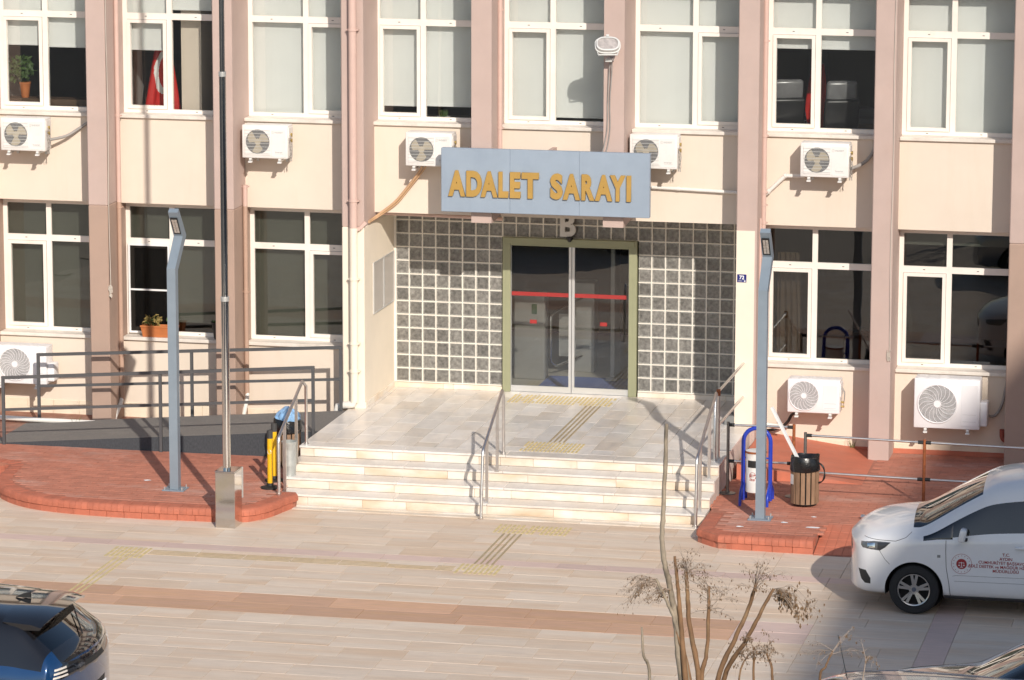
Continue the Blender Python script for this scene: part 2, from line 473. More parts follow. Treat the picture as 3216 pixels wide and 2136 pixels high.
# drain channel along the foot of the steps
m_slot = mat('drain_slot', (.05, .05, .05), rough=.9)
for a, c in zip([XL+.25, .62, 1.35, 2.55, 3.9, 4.7], [.62, 1.35, 2.55, 3.9, 4.7, 5.5]):
    q = MB(); e = rs.uniform(-.004, .004)
    q.bev(a+.002, c-.002, -5.56+e, -5.495, G-.03, G+.012, .003); q.bev(a+.002, c-.002, -5.72+e, -5.605, G-.03, G+.006+e*.3, .003)
    q.build('drain_curb', m_marble_s, porch)
q = MB(); q.box(XL+.25, 5.5, -5.61, -5.55, G-.03, G-.012); q.build('drain_slot', m_slot, porch)
ribs_pad('tactile_pad', 2.72, 3.54, -4.09, -3.46, .001, 15, m_tact, porch, 4, .03)
ribs_pad('tactile_pad', 1.83, 3.36, -.83, -.22, .001, 26, m_tact, porch, 4, .05)
ribs_line('tactile_guide', 2.99, 3.25, -3.45, -.84, .001, 4, m_tactb, porch, 'y', .6, .02)

# ------------------------------------------------------------------ brick terraces
def inpoly(x, y, P):
    c = False; n = len(P)
    for i in range(n):
        x1, y1 = P[i]; x2, y2 = P[(i+1) % n]
        if (y1 > y) != (y2 > y) and x < (x2-x1)*(y-y1)/(y2-y1)+x1: c = not c
    return c
def distpoly(x, y, pl):
    best = 9
    for (x1, y1), (x2, y2) in zip(pl[:-1], pl[1:]):
        dx, dy = x2-x1, y2-y1; t = max(0, min(1, ((x-x1)*dx+(y-y1)*dy)/(dx*dx+dy*dy)))
        best = min(best, math.hypot(x-x1-t*dx, y-y1-t*dy))
    return best
def smooth_pl(P, n=6):
    out = []
    for i in range(len(P)-1):
        p0 = Vector(P[max(i-1, 0)]); p1 = Vector(P[i]); p2 = Vector(P[i+1]); p3 = Vector(P[min(i+2, len(P)-1)])
        for j in range(n):
            t = j/n
            out.append(tuple(.5*((2*p1)+(p2-p0)*t+(2*p0-5*p1+4*p2-p3)*t*t+(3*p1-p0-3*p2+p3)*t**3)))
    out.append(tuple(P[-1])); return out
def resample(pl, step):
    pts = [Vector(p) for p in pl]; out = []; acc = 0; L = [0]
    for a, c in zip(pts[:-1], pts[1:]): L.append(L[-1]+(c-a).length)
    n = max(1, int(L[-1]/step)); res = []
    for i in range(n+1):
        s = L[-1]*i/n
        for j in range(len(L)-1):
            if L[j+1] >= s-1e-9:
                t = (s-L[j])/max(1e-9, L[j+1]-L[j]); res.append(pts[j].lerp(pts[j+1], t)); break
    return res
def top_brick_mesh(w):       # rowlock brick with rounded outer edge; local x along kerb, y inward, z up (0 = terrace top)
    prof = [(.0, -.095), (.0, -.055)]+[(.055-.055*math.cos(a), -.055+.055*math.sin(a)) for a in [R_(22), R_(45), R_(67), R_(90)]]+[(.215, .001), (.215, -.095)]
    q = MB(); n = len(prof)
    q.add([(-w/2, a, c) for a, c in prof]+[(w/2, a, c) for a, c in prof], [tuple(reversed(range(n))), tuple(range(n, 2*n))]+[(i, (i+1) % n, n+(i+1) % n, n+i) for i in range(n)])
    return q.mesh('curb_brick', m_brickc, 40)
def low_brick_mesh(w):
    q = MB(); q.bev(-w/2, w/2, .012, .12, -.20, -.098, .006); return q.mesh('curb_brick', m_brickc)
tbm = top_brick_mesh(.0815); lbm = low_brick_mesh(.236)
def kerb(pl, parent):
    for step, me in ((.085, tbm), (.24, lbm)):
        P = resample(pl, step)
        for a, c in zip(P[:-1], P[1:]):
            mid = (a+c)/2; d = c-a
            o = link('curb_brick', me, parent); o.location = (mid.x, mid.y, T+rs.uniform(-.002, .002)); o.rotation_euler = (0, 0, math.atan2(d.y, d.x)+rs.uniform(-.012, .012))
            o.scale.x = d.length/step
paver = None
def pavers(region, kerbline, parent, zf, limit, x0, x1, y0, y1, bw=.235, bd=.116, ex=None):
    bricks = []; r = 0; y = y0
    while y < y1:
        x = x0 - (r % 2)*bw*.5
        while x < x1:
            xc, yc = x+bw/2, y+bd/2
            if inpoly(xc, yc, region) and (kerbline is None or distpoly(xc, yc, kerbline) > .215+.055) and not (ex and ex(xc, yc)): bricks.append((xc, yc))
            x += bw
        y += bd; r += 1
    bricks.sort(key=lambda q: (Vector((q[0], q[1], T))-CAM).length)
    q = MB(); q.bev(-bw/2+.002, bw/2-.002, -bd/2+.002, bd/2-.002, -.03, 0, .003); me = q.mesh('paver', m_brick)
    rest = MB()
    for i, (xc, yc) in enumerate(bricks):
        z = zf(xc, yc)+rs.uniform(-.0015, .0015)
        if i < limit:
            o = link('paver', me, parent); o.location = (xc, yc, z); o.rotation_euler = (rs.uniform(-.006, .006), rs.uniform(-.004, .004), rs.uniform(-.006, .006))
        else: rest.box(xc-bw/2+.002, xc+bw/2-.002, yc-bd/2+.002, yc+bd/2-.002, z-.03, z)
    if rest.f: rest.build('paver_rest', m_brick, parent, kind='stuff')
# left terrace
kl = smooth_pl([(-8, -4.55), (-5.2, -4.57), (-4.42, -4.62), (-4.30, -4.95), (-4.25, -5.35), (-4.02, -5.95), (-3.62, -6.36), (-3.2, -6.58), (-2.64, -6.70), (-1.9, -6.745), (-.78, -6.715), (-.50, -6.69), (-.30, -6.58), (-.13, -6.30), (-.02, -5.85), (.05, -5.60), (.02, -5.49)])
regL = [(-8, -4.55)]+kl+[(XL, -5.49), (XL, -3.35), (-8, -3.35)]
b = MB()
bmx = bmesh.new(); bv_ = [bmx.verts.new((x, y, T-.006)) for x, y in regL]+[] ; fT = bmx.faces.new(bv_)
ext = bmesh.ops.extrude_face_region(bmx, geom=[fT]); [setattr(v, 'co', v.co-Vector((0, 0, .3))) for v in ext['geom'] if isinstance(v, bmesh.types.BMVert)]
bmesh.ops.recalc_face_normals(bmx, faces=bmx.faces)
me = bpy.data.meshes.new('brick_terrace'); 
for v in bmx.verts:      # pull the core in behind the kerb bricks
    if v.co.y < -4.6: 
        c0 = Vector((-2.2, -5.2, v.co.z)); v.co += (c0-v.co).normalized()*.03
bmx.to_mesh(me); bmx.free(); me.materials.append(m_bjoint)
terL = tag(link('brick_terrace', me), 'red brick terrace with rounded kerb left of the entrance steps', 'terrace', kind='structure')
kerb(kl, terL)
pavers(regL, kl, terL, lambda x, y: T, 300, -5.4, .1, -6.8, -3.42)
# right terrace with a dropped kerb
klR = [(5.545, -5.47), (5.555, -6.40), (5.90, -6.73), (7.12, -6.775)]
regR = [(5.545, -5.47), (5.555, -6.40), (5.90, -6.73), (7.12, -6.775), (7.12, -5.80), (13, -5.80), (13, -1.12), (5.545, -1.12)]
b = MB(); b.prism([(x if x > 5.6 else x+.03, y if y > -6.7 else y+.03) for x, y in regR], -.75, T-.006, 'z')
terR = tag(b.build('brick_terrace', m_bjoint), 'red brick terrace with chamfered kerb right of the entrance steps', 'terrace', kind='structure')
kerb(klR, terR)
pavers([(5.545, -5.47), (5.555, -6.40), (5.90, -6.73), (7.12, -6.775), (7.12, -5.80), (11.5, -5.80), (11.5, -1.20), (5.545, -1.20)], klR, terR, lambda x, y: T, 300, 5.55, 11.5, -6.8, -1.15,
       ex=lambda x, y: (y > -3.42 and x < 7.35) )
# dropped kerb slope, painted bricks
b = MB(); b.add([(7.13, -5.80, T-.004), (13, -5.80, T-.004), (13, -6.80, G+.006), (7.13, -6.80, G+.006), (7.13, -5.80, -.7), (13, -5.80, -.7), (13, -6.80, -.7), (7.13, -6.80, -.7)],
               [(0, 1, 2, 3), (4, 7, 6, 5), (0, 4, 5, 1), (1, 5, 6, 2), (2, 6, 7, 3), (3, 7, 4, 0)])
b.build('kerb_slope', m_bjoint, terR)
sl = math.atan2(T-G-.01, 1.0)
q = MB(); q.bev(-.118, .118, -.0575, .0575, -.02, 0, .003); me = q.mesh('slope_brick', m_redpaint)
q = MB(); q.bev(-.0575, .0575, -.118, .118, -.02, 0, .003); me2 = q.mesh('slope_brick', m_redpaint)
for i in range(16):
    for j in range(4):
        x = 7.19+.12*i; y = -5.80-.125-.245*j
        z = T-.004+(G+.006-T+.004)*(-(y+5.80)) + .006
        o = link('slope_brick', me2, terR); o.location = (x, y, z); o.rotation_euler = (sl, 0, 0)
# painted wedge beside the porch
b = MB(); b.add([(5.60, -1.10, -.19), (7.30, -1.10, -.412), (7.32, -3.33, -.408), (5.60, -3.36, -.20), (5.60, -1.10, -.6), (7.30, -1.10, -.6), (7.32, -3.33, -.6), (5.60, -3.36, -.6)],
               [(0, 1, 2, 3), (4, 7, 6, 5), (0, 4, 5, 1), (1, 5, 6, 2), (2, 6, 7, 3), (3, 7, 4, 0)])
tag(b.build('painted_ramp', m_redpaint), 'small red painted wedge ramp between porch side and wall', 'ramp', kind='structure')
# skirting strip painted red along the foot of the wall on the right
b = MB(); b.box(6.55, 12.0, -1.17, -1.121, -.5, -.345); b.build('painted_skirting', m_redpaint, terR)

# ------------------------------------------------------------------ carpeted access ramp left
b = MB()
xa, xb, ya, yb = -5.05, XL-.006, -3.40, -1.90
b.add([(xa, ya, T+.003), (xb, ya, -.006), (xb, yb, -.006), (xa, yb, T+.003)], [(0, 1, 2, 3)], 0)
b.add([(xa, ya, T-.2), (xb, ya, T-.2), (xb, ya, -.006), (xa, ya, T+.003)], [(0, 1, 2, 3)], 1)
b.add([(xa, yb, T-.2), (xb, yb, T-.2), (xb, yb, -.006), (xa, yb, T+.003)], [(3, 2, 1, 0)], 1)
b.add([(xb, ya, T-.2), (xb, yb, T-.2), (xb, yb, -.006), (xb, ya, -.006)], [(0, 1, 2, 3)], 1)
b.add([(xa, ya, T-.2), (xa, yb, T-.2), (xa, yb, T+.003), (xa, ya, T+.003)], [(3, 2, 1, 0)], 1)
tag(b.build('access_ramp', [m_carpet, m_carpet2]), 'grey carpeted wheelchair ramp rising to the porch from the left', 'ramp', kind='structure')
# strip of brown paving between ramp and wall
b = MB(); b.box(-9, XL-.01, -1.89, -1.0, -.7, -.405); b.box(-9, -5.06, -3.34, -1.89, -.7, -.405)
tag(b.build('pavement', m_brown), 'strip of worn brown paving between ramp and wall', 'pavement', kind='structure')
# ------------------------------------------------------------------ courthouse facade
m_wall = mat('cream_plaster', (.715, .62, .52), rough=.9, var=.03, scale=1.2, bump=.12, bscale=140, dirt=(.66, .54, .42), dscale=1.1, damt=.38, dstretch=(3.0, 1, .35))
m_wall2 = mat('recess_plaster', (.70, .61, .50), rough=.9, var=.05, scale=1.6, bump=.12, bscale=140, dirt=(.40, .36, .29), dscale=1.3, damt=.55, dstretch=(1, 1.2, .8))
m_mauve = mat('mauve_plaster', (.505, .385, .34), rough=.9, var=.045, scale=1.8, bump=.22, bscale=180, dirt=(.50, .36, .30), dscale=2.4, damt=.4)
m_mauve2 = mat('dark_mauve_plaster', (.41, .29, .23), rough=.9, var=.05, scale=2.0, bump=.2, bscale=160, dirt=(.38, .25, .19), dscale=2, damt=.4)
m_white = mat('white_plaster_patch', (.82, .73, .60), rough=.85, var=.03, scale=2, bump=.1, bscale=120)
m_base = mat('wall_base_tile', (.76, .66, .52), rough=.8, var=.06, scale=4, bump=.3, bscale=30, dirt=(.52, .42, .32), dscale=3, damt=.5)
m_frame = mat('white_pvc', (.83, .775, .71), rough=.35, var=.03, scale=3, dirt=(.62, .54, .44), dscale=2.5, damt=.35, dstretch=(1, 1, .5))
m_sill = mat('marble_sill', (.72, .66, .59), rough=.5, var=.08, scale=5, dirt=(.50, .44, .37), dscale=3, damt=.5, dstretch=(1, 1.5, 1))
m_blind = mat('roller_blind', (.78, .785, .765), rough=.85, var=.02, scale=2, bump=.05, bscale=300)
m_blindlow = mat('dark_roller_blind', (.60, .61, .56), rough=.85, var=.05, scale=2)
g_up = glass('pane_clear', (.96, .97, .965), wav=.05)
g_low = glass('pane_tinted', (.58, .59, .57), wav=.05)
g_door = glass('pane_door', (.88, .89, .88), wav=.03)
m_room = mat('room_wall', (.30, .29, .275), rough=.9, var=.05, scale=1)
m_floorin = mat('room_floor', (.50, .47, .42), rough=.5, var=.08, scale=3)
m_dark = mat('dark_gap', (.03, .03, .03), rough=.8)

PX0, PP, PW = -4.119, 1.883, .29
YP, YS, YF = -1.73, -1.12, -.90
def PXk(k): return PX0+PP*k
court = thing('courthouse', 'cream courthouse facade with mauve pilasters, white windows and glass block entrance', 'building', (0, 0, 0))
ZT = 7.5
# pilasters
for k in range(-3, 10):
    x0 = PXk(k); x1 = x0+PW
    z0 = 2.735 if k in (3, 4) else -.6
    q = MB()
    split = {0: 2.795, 1: 2.795, -1: 2.795, -2: 2.795, -3: 2.795, 2: 2.61, 7: 2.70, 8: 2.70, 9: 2.70}.get(k)
    if k == 2:      # pilaster that is also the pier of the porch recess; white below
        q.bev(x0, x1+.034, YP, YS+.3, split, ZT, .012, 0); q.bev(x0, x1+.034, YP, -.02, z0, split, .012, 1)
    elif split:
        q.bev(x0, x1, YP, YS+.3, split, ZT, .012, 0); q.bev(x0, x1, YP, YS+.3, z0, split, .012, 1)
    elif k in (3, 4):
        q.prism([(YP, z0), (YP, ZT), (YS+.3, ZT), (YS+.3, z0+.06), (YP+.12, z0-.004)], x0, x1, 'x')
    else:
        q.bev(x0, x1, YP, YS+.3, z0, ZT, .012, 0)
    q.build('pilaster', [m_mauve, m_white if k == 2 else m_mauve2], court)
# white painted patch on the pilaster right of the entrance
q = MB(); q.box(PXk(5)+.006, PXk(5)+.262, YP-.004, YP+.01, -.03, 2.753); q.build('white_patch', m_white, court)

# spandrels, wall below windows, lintels
def wallpiece(name, x0, x1, z0, z1, m=m_wall, y0=YS, y1=-.83):
    q = MB(); q.box(x0, x1, y0, y1, z0, z1); return q.build(name, m, court)
for b_ in range(-2, 10):          # bay b_ lies between pilasters b_-1 and b_
    xa, xb = PXk(b_-1)+PW, PXk(b_)
    ent = b_ in (3, 4, 5)
    wallpiece('spandrel', xa, xb, 2.755 if not ent else 2.745, 4.0, y1=(-.83 if not ent else .25))
    wallpiece('spandrel', xa, xb, 6.06, ZT)
    if not ent:
        wallpiece('window_wall', xa, xb, -.6, .74)
        q = MB(); n = 4; w = (xb-xa)/n
        for i in range(n): q.bev(xa+i*w+.003, xa+(i+1)*w-.003, YS-.012, YS+.01, -.58, -.20 if b_ < 3 else -.27, .004)
        q.build('base_tile', m_base, court)
for k in (3, 4):   # solid behind the cut-off pilasters over the entrance
    wallpiece('spandrel', PXk(k), PXk(k)+PW, 2.80, 4.0, y0=YS+.31, y1=.25)
q = MB(); q.box(-16, 20, -1.75, 6, ZT, ZT+.35); q.build('roof_slab', m_wall, court)
q = MB(); q.box(-16, PXk(-3), -1.3, -.8, -.6, ZT); q.build('end_wall', m_wall, court)
q = MB(); q.box(PXk(9)+PW, 20, -1.3, -.8, -.6, ZT); q.build('end_wall', m_wall, court)
# interior shell
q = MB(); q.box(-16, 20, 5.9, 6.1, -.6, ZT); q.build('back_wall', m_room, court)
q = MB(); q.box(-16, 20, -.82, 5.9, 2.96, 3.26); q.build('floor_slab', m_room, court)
q = MB(); q.box(-16, -.1, -.82, 5.9, -.4, -.02); q.box(5.45, 20, -.82, 5.9, -.4, -.02); q.build('floor_slab', m_floorin, court)
q = MB(); q.box(-.1, 5.45, .095, 5.9, -.4, -.012); q.build('lobby_floor', m_floorin, court)
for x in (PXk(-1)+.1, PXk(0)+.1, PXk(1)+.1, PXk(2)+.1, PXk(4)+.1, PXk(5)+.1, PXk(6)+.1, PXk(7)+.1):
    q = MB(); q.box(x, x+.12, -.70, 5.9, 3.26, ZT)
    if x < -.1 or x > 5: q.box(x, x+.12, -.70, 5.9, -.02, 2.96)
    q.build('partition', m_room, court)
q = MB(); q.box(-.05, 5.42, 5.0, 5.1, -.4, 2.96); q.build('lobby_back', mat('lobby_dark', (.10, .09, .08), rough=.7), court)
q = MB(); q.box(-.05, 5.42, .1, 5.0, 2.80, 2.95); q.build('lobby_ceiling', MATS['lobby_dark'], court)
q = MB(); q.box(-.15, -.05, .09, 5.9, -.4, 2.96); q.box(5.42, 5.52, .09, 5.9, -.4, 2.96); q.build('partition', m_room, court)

# windows ------------------------------------------------------------
def rect_frame(q, x0, x1, z0, z1, w, y0, y1, m=0):
    q.box(x0, x0+w, y0, y1, z0, z1, m); q.box(x1-w, x1, y0, y1, z0, z1, m)
    q.box(x0+w, x1-w, y0, y1, z0, z0+w, m); q.box(x0+w, x1-w, y0, y1, z1-w, z1, m)
def window(bay, low, blinds, sash='L', screen=False):
    """blinds: (left lower, right lower) bottoms of the roller blinds or None"""
    xa, xb = PXk(bay-1)+PW, PXk(bay)
    if low: zb, zt, tr, zs = .79, 2.755, 2.165, .79
    else:   zb, zt, tr, zs = 4.05, 6.06, 5.45, 4.05
    mx = xa+(.70 if sash == 'L' else .855)
    pb, pt = zb+.055, zt-.08
    g = g_low if low else g_up
    q = MB(); y0, y1 = YF, YF+.07
    q.box(xa, xa+.062, y0, y1, zb, zt); q.box(xb-.062, xb, y0, y1, zb, zt)
    q.box(xa+.062, xb-.062, y0+.001, y1, zb, pb); q.box(xa+.062, xb-.062, y0+.001, y1, pt, zt)
    q.box(mx-.038, mx+.038, y0+.0015, y1, pb, pt)
    q.box(xa+.062, mx-.038, y0+.002, y1, tr-.045, tr+.045); q.box(mx+.038, xb-.062, y0+.002, y1, tr-.045, tr+.045)
    for c in (xa+.35, mx+.40):       # drain slots
        q.box(c-.015, c+.015, y0-.0015, y0+.02, tr-.004, tr+.004, 1); q.box(c-.015, c+.015, y0-.0015, y0+.02, zb+.024, zb+.032, 1)
    w = q.build('window', [m_frame, m_dark], court)
    # opening sash
    sx0, sx1 = (xa+.062, mx-.038) if sash == 'L' else (mx+.038, xb-.062)
    q = MB(); rect_frame(q, sx0+.004, sx1-.004, pb+.004, tr-.049, .048, y0-.018, y1-.01)
    q.build('sash', m_frame, w)
    q = MB(); rect_frame(q, sx0+.0005, sx1-.0005, pb+.0005, tr-.0455, .006, y0+.004, y0+.012); q.build('seal', m_dark, w)
    for (a, c) in ((xa+.062, mx-.038), (mx+.038, xb-.062)):
        s = .048 if (a == sx0) else 0
        q = MB(); q.box(a+s, c-s, y0+.03, y0+.035, pb+s, tr-.045-s); q.build('pane', g, w)
        q = MB(); q.box(a, c, y0+.03, y0+.035, tr+.045, pt); q.build('pane', g, w)
    if screen:
        q = MB(); rect_frame(q, sx0-.02, sx1+.01, pb-.03, tr-.03, .028, y0-.05, y0-.02); q.box(sx0, sx1, y0-.048, y0-.025, (pb+tr)/2-.06, (pb+tr)/2-.035)
        q.build('fly_screen_frame', m_screenf, w)
        q = MB(); q.box(sx0, sx1, y0-.036, y0-.034, pb, tr-.05); q.build('fly_screen', g_screen, w)
    # roller blinds hang just behind the glass, one per light
    for (a, c), zb_ in zip(((xa+.02, mx-.004), (mx+.004, xb-.02)), blinds):
        if zb_ is None: continue
        n = 14; q = MB(); vs = []; fs = []
        top = zt-.02
        for i in range(n+1):
            x = a+(c-a)*i/n; e = .0006*math.sin(i*1.7+bay)+.003*math.sin(i*.35+bay*2)
            vs += [(x, YF+.145+e, top), (x, YF+.145+e*1.6, zb_)]
        for i in range(n): fs.append((2*i, 2*i+2, 2*i+3, 2*i+1))
        q.add(vs, fs); q.box(a, c, YF+.138, YF+.156, zb_-.025, zb_)
        q.build('roller_blind', m_blindlow if low else m_blind, w)
    # sill
    q = MB()
    q.bev(xa+.004 if bay != 3 else xa+.03, xb-.004, YS-.045, YF+.002, zs-.05, zs, .006); q.build('sill', m_sill, w)
    return w
m_screenf = mat('screen_frame', (.80, .80, .80), rough=.4)
g_screen = glass('fly_mesh', (.45, .44, .43), rough=.6, refl=.15)
up = {-2: (4.12, 4.12), -1: (4.12, 4.12), 0: (5.0, 4.98), 1: (4.97, 5.56), 2: (4.10, 4.10), 3: (4.26, 4.27), 4: (4.10, 4.16), 5: (4.10, 4.10), 6: (5.22, 5.22), 7: (4.10, 4.10), 8: (4.10, 4.10), 9: (4.1, 4.1)}
for bay, bl in up.items(): window(bay, False, bl, 'R' if bay in (2, 5) else 'L')
lw = {-2: (.85, .85), -1: (.85, .85), 0: (.86, .86), 1: (.99, .99), 2: (.86, .86), 6: (None, None), 7: (2.52, 2.52), 8: (1.6, .86), 9: (.86, .86)}
for bay, bl in lw.items(): window(bay, True, bl, 'R' if bay == 2 else 'L', screen=(bay == 1))

# ------------------------------------------------------------------ entrance recess
q = MB(); q.box(-.26, -.03, -1.40, .10, -.03, 2.745); q.build('recess_wall', m_wall2, court)
q = MB(); q.box(PXk(5), PXk(5)+PW, -.83, .10, -.03, 2.745); q.build('recess_wall', m_wall2, court)
q = MB(); q.box(-.03, 5.296, -1.10, .25, 2.742, 2.7449); q.build('soffit', m_wall2, court)
q = MB(); q.bev(-.029, -.012, -1.72, -.02, 0, .085, .003); q.build('skirting', m_marble_s, court)
# glass block wall
m_mortar = mat('block_mortar', (.80, .75, .67), rough=.8, var=.03, scale=5)
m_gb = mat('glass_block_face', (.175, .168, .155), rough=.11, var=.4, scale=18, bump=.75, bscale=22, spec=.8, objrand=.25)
m_gbr = mat('glass_block_rim', (.34, .335, .31), rough=.15, var=.4, scale=30, bump=.5, bscale=40, spec=.7)
GB = .0
gz0 = .081
def block_mesh():
    q = MB(); h = .0925; r1 = .084; r2 = .077
    ring = lambda r, y: [(-r, y, -r), (r, y, -r), (r, y, r), (-r, y, r)]
    q.add(ring(h, .004)+ring(h-.004, -.004)+ring(r1, -.006)+ring(r2, .004), [])
    for i in range(4):
        j = (i+1) % 4
        q.f += [(i, j, 4+j, 4+i), (4+i, 4+j, 8+j, 8+i), (8+i, 8+j, 12+j, 12+i)]; q.m += [1, 1, 1]
    n = 5; k = len(q.v)
    for a in range(n+1):
        for c in range(n+1):
            x = -r2+2*r2*a/n; z = -r2+2*r2*c/n
            q.v.append((x, .004-.004*(1-(x/r2)**2)*(1-(z/r2)**2), z))
    for a in range(n):
        for c in range(n): q.f.append((k+a*(n+1)+c, k+(a+1)*(n+1)+c, k+(a+1)*(n+1)+c+1, k+a*(n+1)+c+1)); q.m.append(0)
    return q.mesh('glass_block', [m_gb, m_gbr], 35)
gbm = block_mesh()
q = MB()
cells = []
for i in range(26):
    for j in range(13):
        door = 8 <= i < 18
        if door and j < 11: continue
        cells.append((i, j))
xs = [i*.2 for i in range(27)]
def mort(x0, x1, z0, z1): q.box(x0, x1, GB-.002, GB+.08, z0, z1)
for i in range(27):
    if 8 < i < 18: mort(i*.2-.0075, i*.2+.0075, gz0+11*.2, 2.742)
    else: mort(i*.2-(.0075 if i not in (0,) else .03), i*.2+(.0075 if i != 26 else .1), gz0-.01 if i not in (8, 18) else gz0+2.2, 2.742)
for j in range(14):
    z = gz0+.2*j; zz = 2.742 if j == 13 else z+.0075
    for a, c in (((0, 8), (8, 18), (18, 26)) if j >= 11 else ((0, 8), (18, 26))):
        for i in range(a, c): mort(i*.2+.0075, (i+1)*.2-.0075, z-.0075, zz)
gw = q.build('glass_block_wall', m_mortar, court)
q = MB(); q.box(0, 5.3, .078, .085, gz0-.01, 2.74)
# dark backing only behind blocks: two panels and header
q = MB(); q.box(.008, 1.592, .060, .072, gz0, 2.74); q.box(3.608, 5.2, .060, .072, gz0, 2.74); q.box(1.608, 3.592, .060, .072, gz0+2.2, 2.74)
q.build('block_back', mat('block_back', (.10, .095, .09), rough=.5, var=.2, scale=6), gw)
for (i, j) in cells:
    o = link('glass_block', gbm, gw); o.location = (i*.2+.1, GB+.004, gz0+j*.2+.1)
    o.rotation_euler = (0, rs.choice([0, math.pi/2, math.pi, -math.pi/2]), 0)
for xa, xb in ((-.03, 1.60), (3.61, 5.30)):
    xs_ = [xa, xa+.75, xa+.9, xb] if xa < 1 else [xa, xa+1.3, xb]
    for a, c in zip(xs_[:-1], xs_[1:]):
        q = MB(); q.bev(a+.0015, c-.0015, -.045, .05, .0, gz0-.012, .004); q.build('plinth', m_marble_s, gw)
# sliding door
m_green = mat('green_aluminium', (.30, .305, .19), rough=.45, var=.03, scale=3)
m_alu = mat('silver_aluminium', (.70, .70, .69), rough=.3, metal=.55, var=.03, scale=3)
m_stripe = mat('red_vinyl', (.34, .028, .026), rough=.5)
q = MB()
q.bev(1.61, 1.725, -.06, .07, .0, 2.285, .004); q.bev(3.475, 3.592, -.06, .07, 0, 2.285, .004); q.bev(1.726, 3.474, -.055, .07, 2.165, 2.285, .004)
q.bev(1.64, 3.56, -.075, -.061, 2.20, 2.282, .004)
q.box(1.655, 1.66, -.062, -.05, .01, 2.2); q.box(3.53, 3.535, -.062, -.05, .01, 2.2)
door = q.build('entrance_door', m_green, court)
for xa, xb in ((1.727, 2.625), (2.634, 3.473)):
    q = MB(); cl = xa < 2
    q.box(xb-.038 if cl else xa, xb if cl else xa+.038, -.03, .01, .012, 2.163); q.box(xa if cl else xa+.038, xb-.038 if cl else xb, -.029, .009, .012, .098); q.box(xa if cl else xb-.006, xa+.006 if cl else xb, -.028, .008, .098, 2.163)
    lf = q.build('door_leaf', m_alu, door)
    q = MB(); q.box(xa+.006, xb-.006, -.012, -.006, .098, 2.163); q.build('pane', g_door, lf)
    q = MB(); q.box(xa+.01, xb-.04, -.016, -.0125, 1.425, 1.483); q.build('safety_stripe', m_stripe, lf)
    q = MB(); cx = 2.06 if xa < 2 else 3.10
    q.box(cx-.05, cx+.05, -.016, -.0125, 1.02, 1.075); q.build('safety_sticker', m_stripe, lf)
q = MB(); q.box(1.72, 3.48, -.03, .09, -.01, .006); q.build('threshold', m_alu, door)
# dome camera above the door
q = MB(); q.cyl((2.61, -.10, 2.29), (2.61, -.10, 2.325), .05, n=16); q.sphere((2.61, -.10, 2.285), .038, 12)
tag(q.build('dome_camera', mat('black_plastic', (.02, .02, .02), rough=.25), smooth=40), 'small black dome camera above the sliding door', 'camera')
# letter B standing on the door head
m_letter = mat('grey_letter', (.56, .54, .51), rough=.5, var=.04)
o = text_obj('letter_sign', 'B', .466, .05, face_y(2.455, -.10, 2.345), m_letter, None, bold=.016, xscale=.92)
tag(o, 'grey block letter B over the entrance door', 'letter')
# notice frame on the recess wall
q = MB(); rect_frame2 = None
m_nb = mat('notice_panel', (.50, .46, .42), rough=.4, var=.04, scale=4)
nb = thing('notice_board', 'double panel notice frame on the wall left of the glass blocks', 'notice board', (-.03, -.63, 1.3))
for ya, yb in ((-1.24, -.66), (-.64, -.04)):
    q = MB(); q.box(-.03, -.018, ya+.02, yb-.02, 1.30, 2.01); q.build('panel', m_nb, nb)
    q = MB(); 
    q.box(-.03, -.010, ya, ya+.022, 1.28, 2.03); q.box(-.03, -.010, yb-.022, yb, 1.28, 2.03); q.box(-.03, -.011, ya+.022, yb-.022, 1.28, 1.302); q.box(-.03, -.011, ya+.022, yb-.022, 2.008, 2.03)
    q.build('frame', m_alu, nb)
# round lamp under the soffit
q = MB(); q.sphere((4.05, -.55, 2.735), .11, 16, sc=(1, 1, .5)); tag(q.build('soffit_lamp', mat('opal_plastic', (.6, .52, .42), rough=.4), smooth=50), 'round opal ceiling lamp under the entrance soffit', 'lamp')

# ------------------------------------------------------------------ lobby
m_mat_blue = mat('blue_carpet', (.11, .18, .50), rough=.95, var=.15, scale=60, bump=.4, bscale=200)
q = MB(); q.bev(2.03, 3.42, .12, 1.30, -.012, .004, .004); tag(q.build('door_mat', m_mat_blue), 'blue carpet mat just inside the glass door', 'mat')
m_steel = mat('stainless_steel', (.62, .60, .57), rough=.22, metal=1.0, var=.06, scale=6)
m_panel = mat('light_panel', (.36, .35, .33), rough=.4, metal=.3, var=.04)
ts = thing('turnstile', 'steel turnstile cabinet with looped bar behind left door leaf', 'turnstile', (1.9, 1.0, 0))
q = MB(); q.bev(1.55, 2.02, 1.00, 1.25, -.012, 1.28, .015); q.build('cabinet', m_panel, ts)
q = MB(); q.bev(1.82, 1.90, .985, .999, .98, 1.13, .006); q.build('reader', mat('reader_green', (.04, .10, .05), rough=.3), ts)
q = MB(); q.bev(2.25, 2.62, 1.75, 2.05, -.012, 1.35, .01); q.build('post', m_panel, ts)
q = MB(); q.tube([(2.43, 1.74, 1.12), (2.12, 1.35, .98), (2.05, 1.28, .90), (2.05, 1.28, .22), (2.12, 1.35, .14), (2.43, 1.74, .24)], .022, 10); q.build('swing_bar', m_steel, ts, smooth=60)
q = MB(); q.box(2.14, 2.40, 1.44, 1.45, .28, .92); q.build('wing_panel', m_panel, ts)
dg = thing('metal_detector', 'grey metal detector post with small green light behind right door leaf', 'detector', (3.0, 1.2, 0))
q = MB(); q.bev(2.985, 3.055, 1.1, 1.5, -.012, 2.25, .01); q.build('column', m_panel, dg)
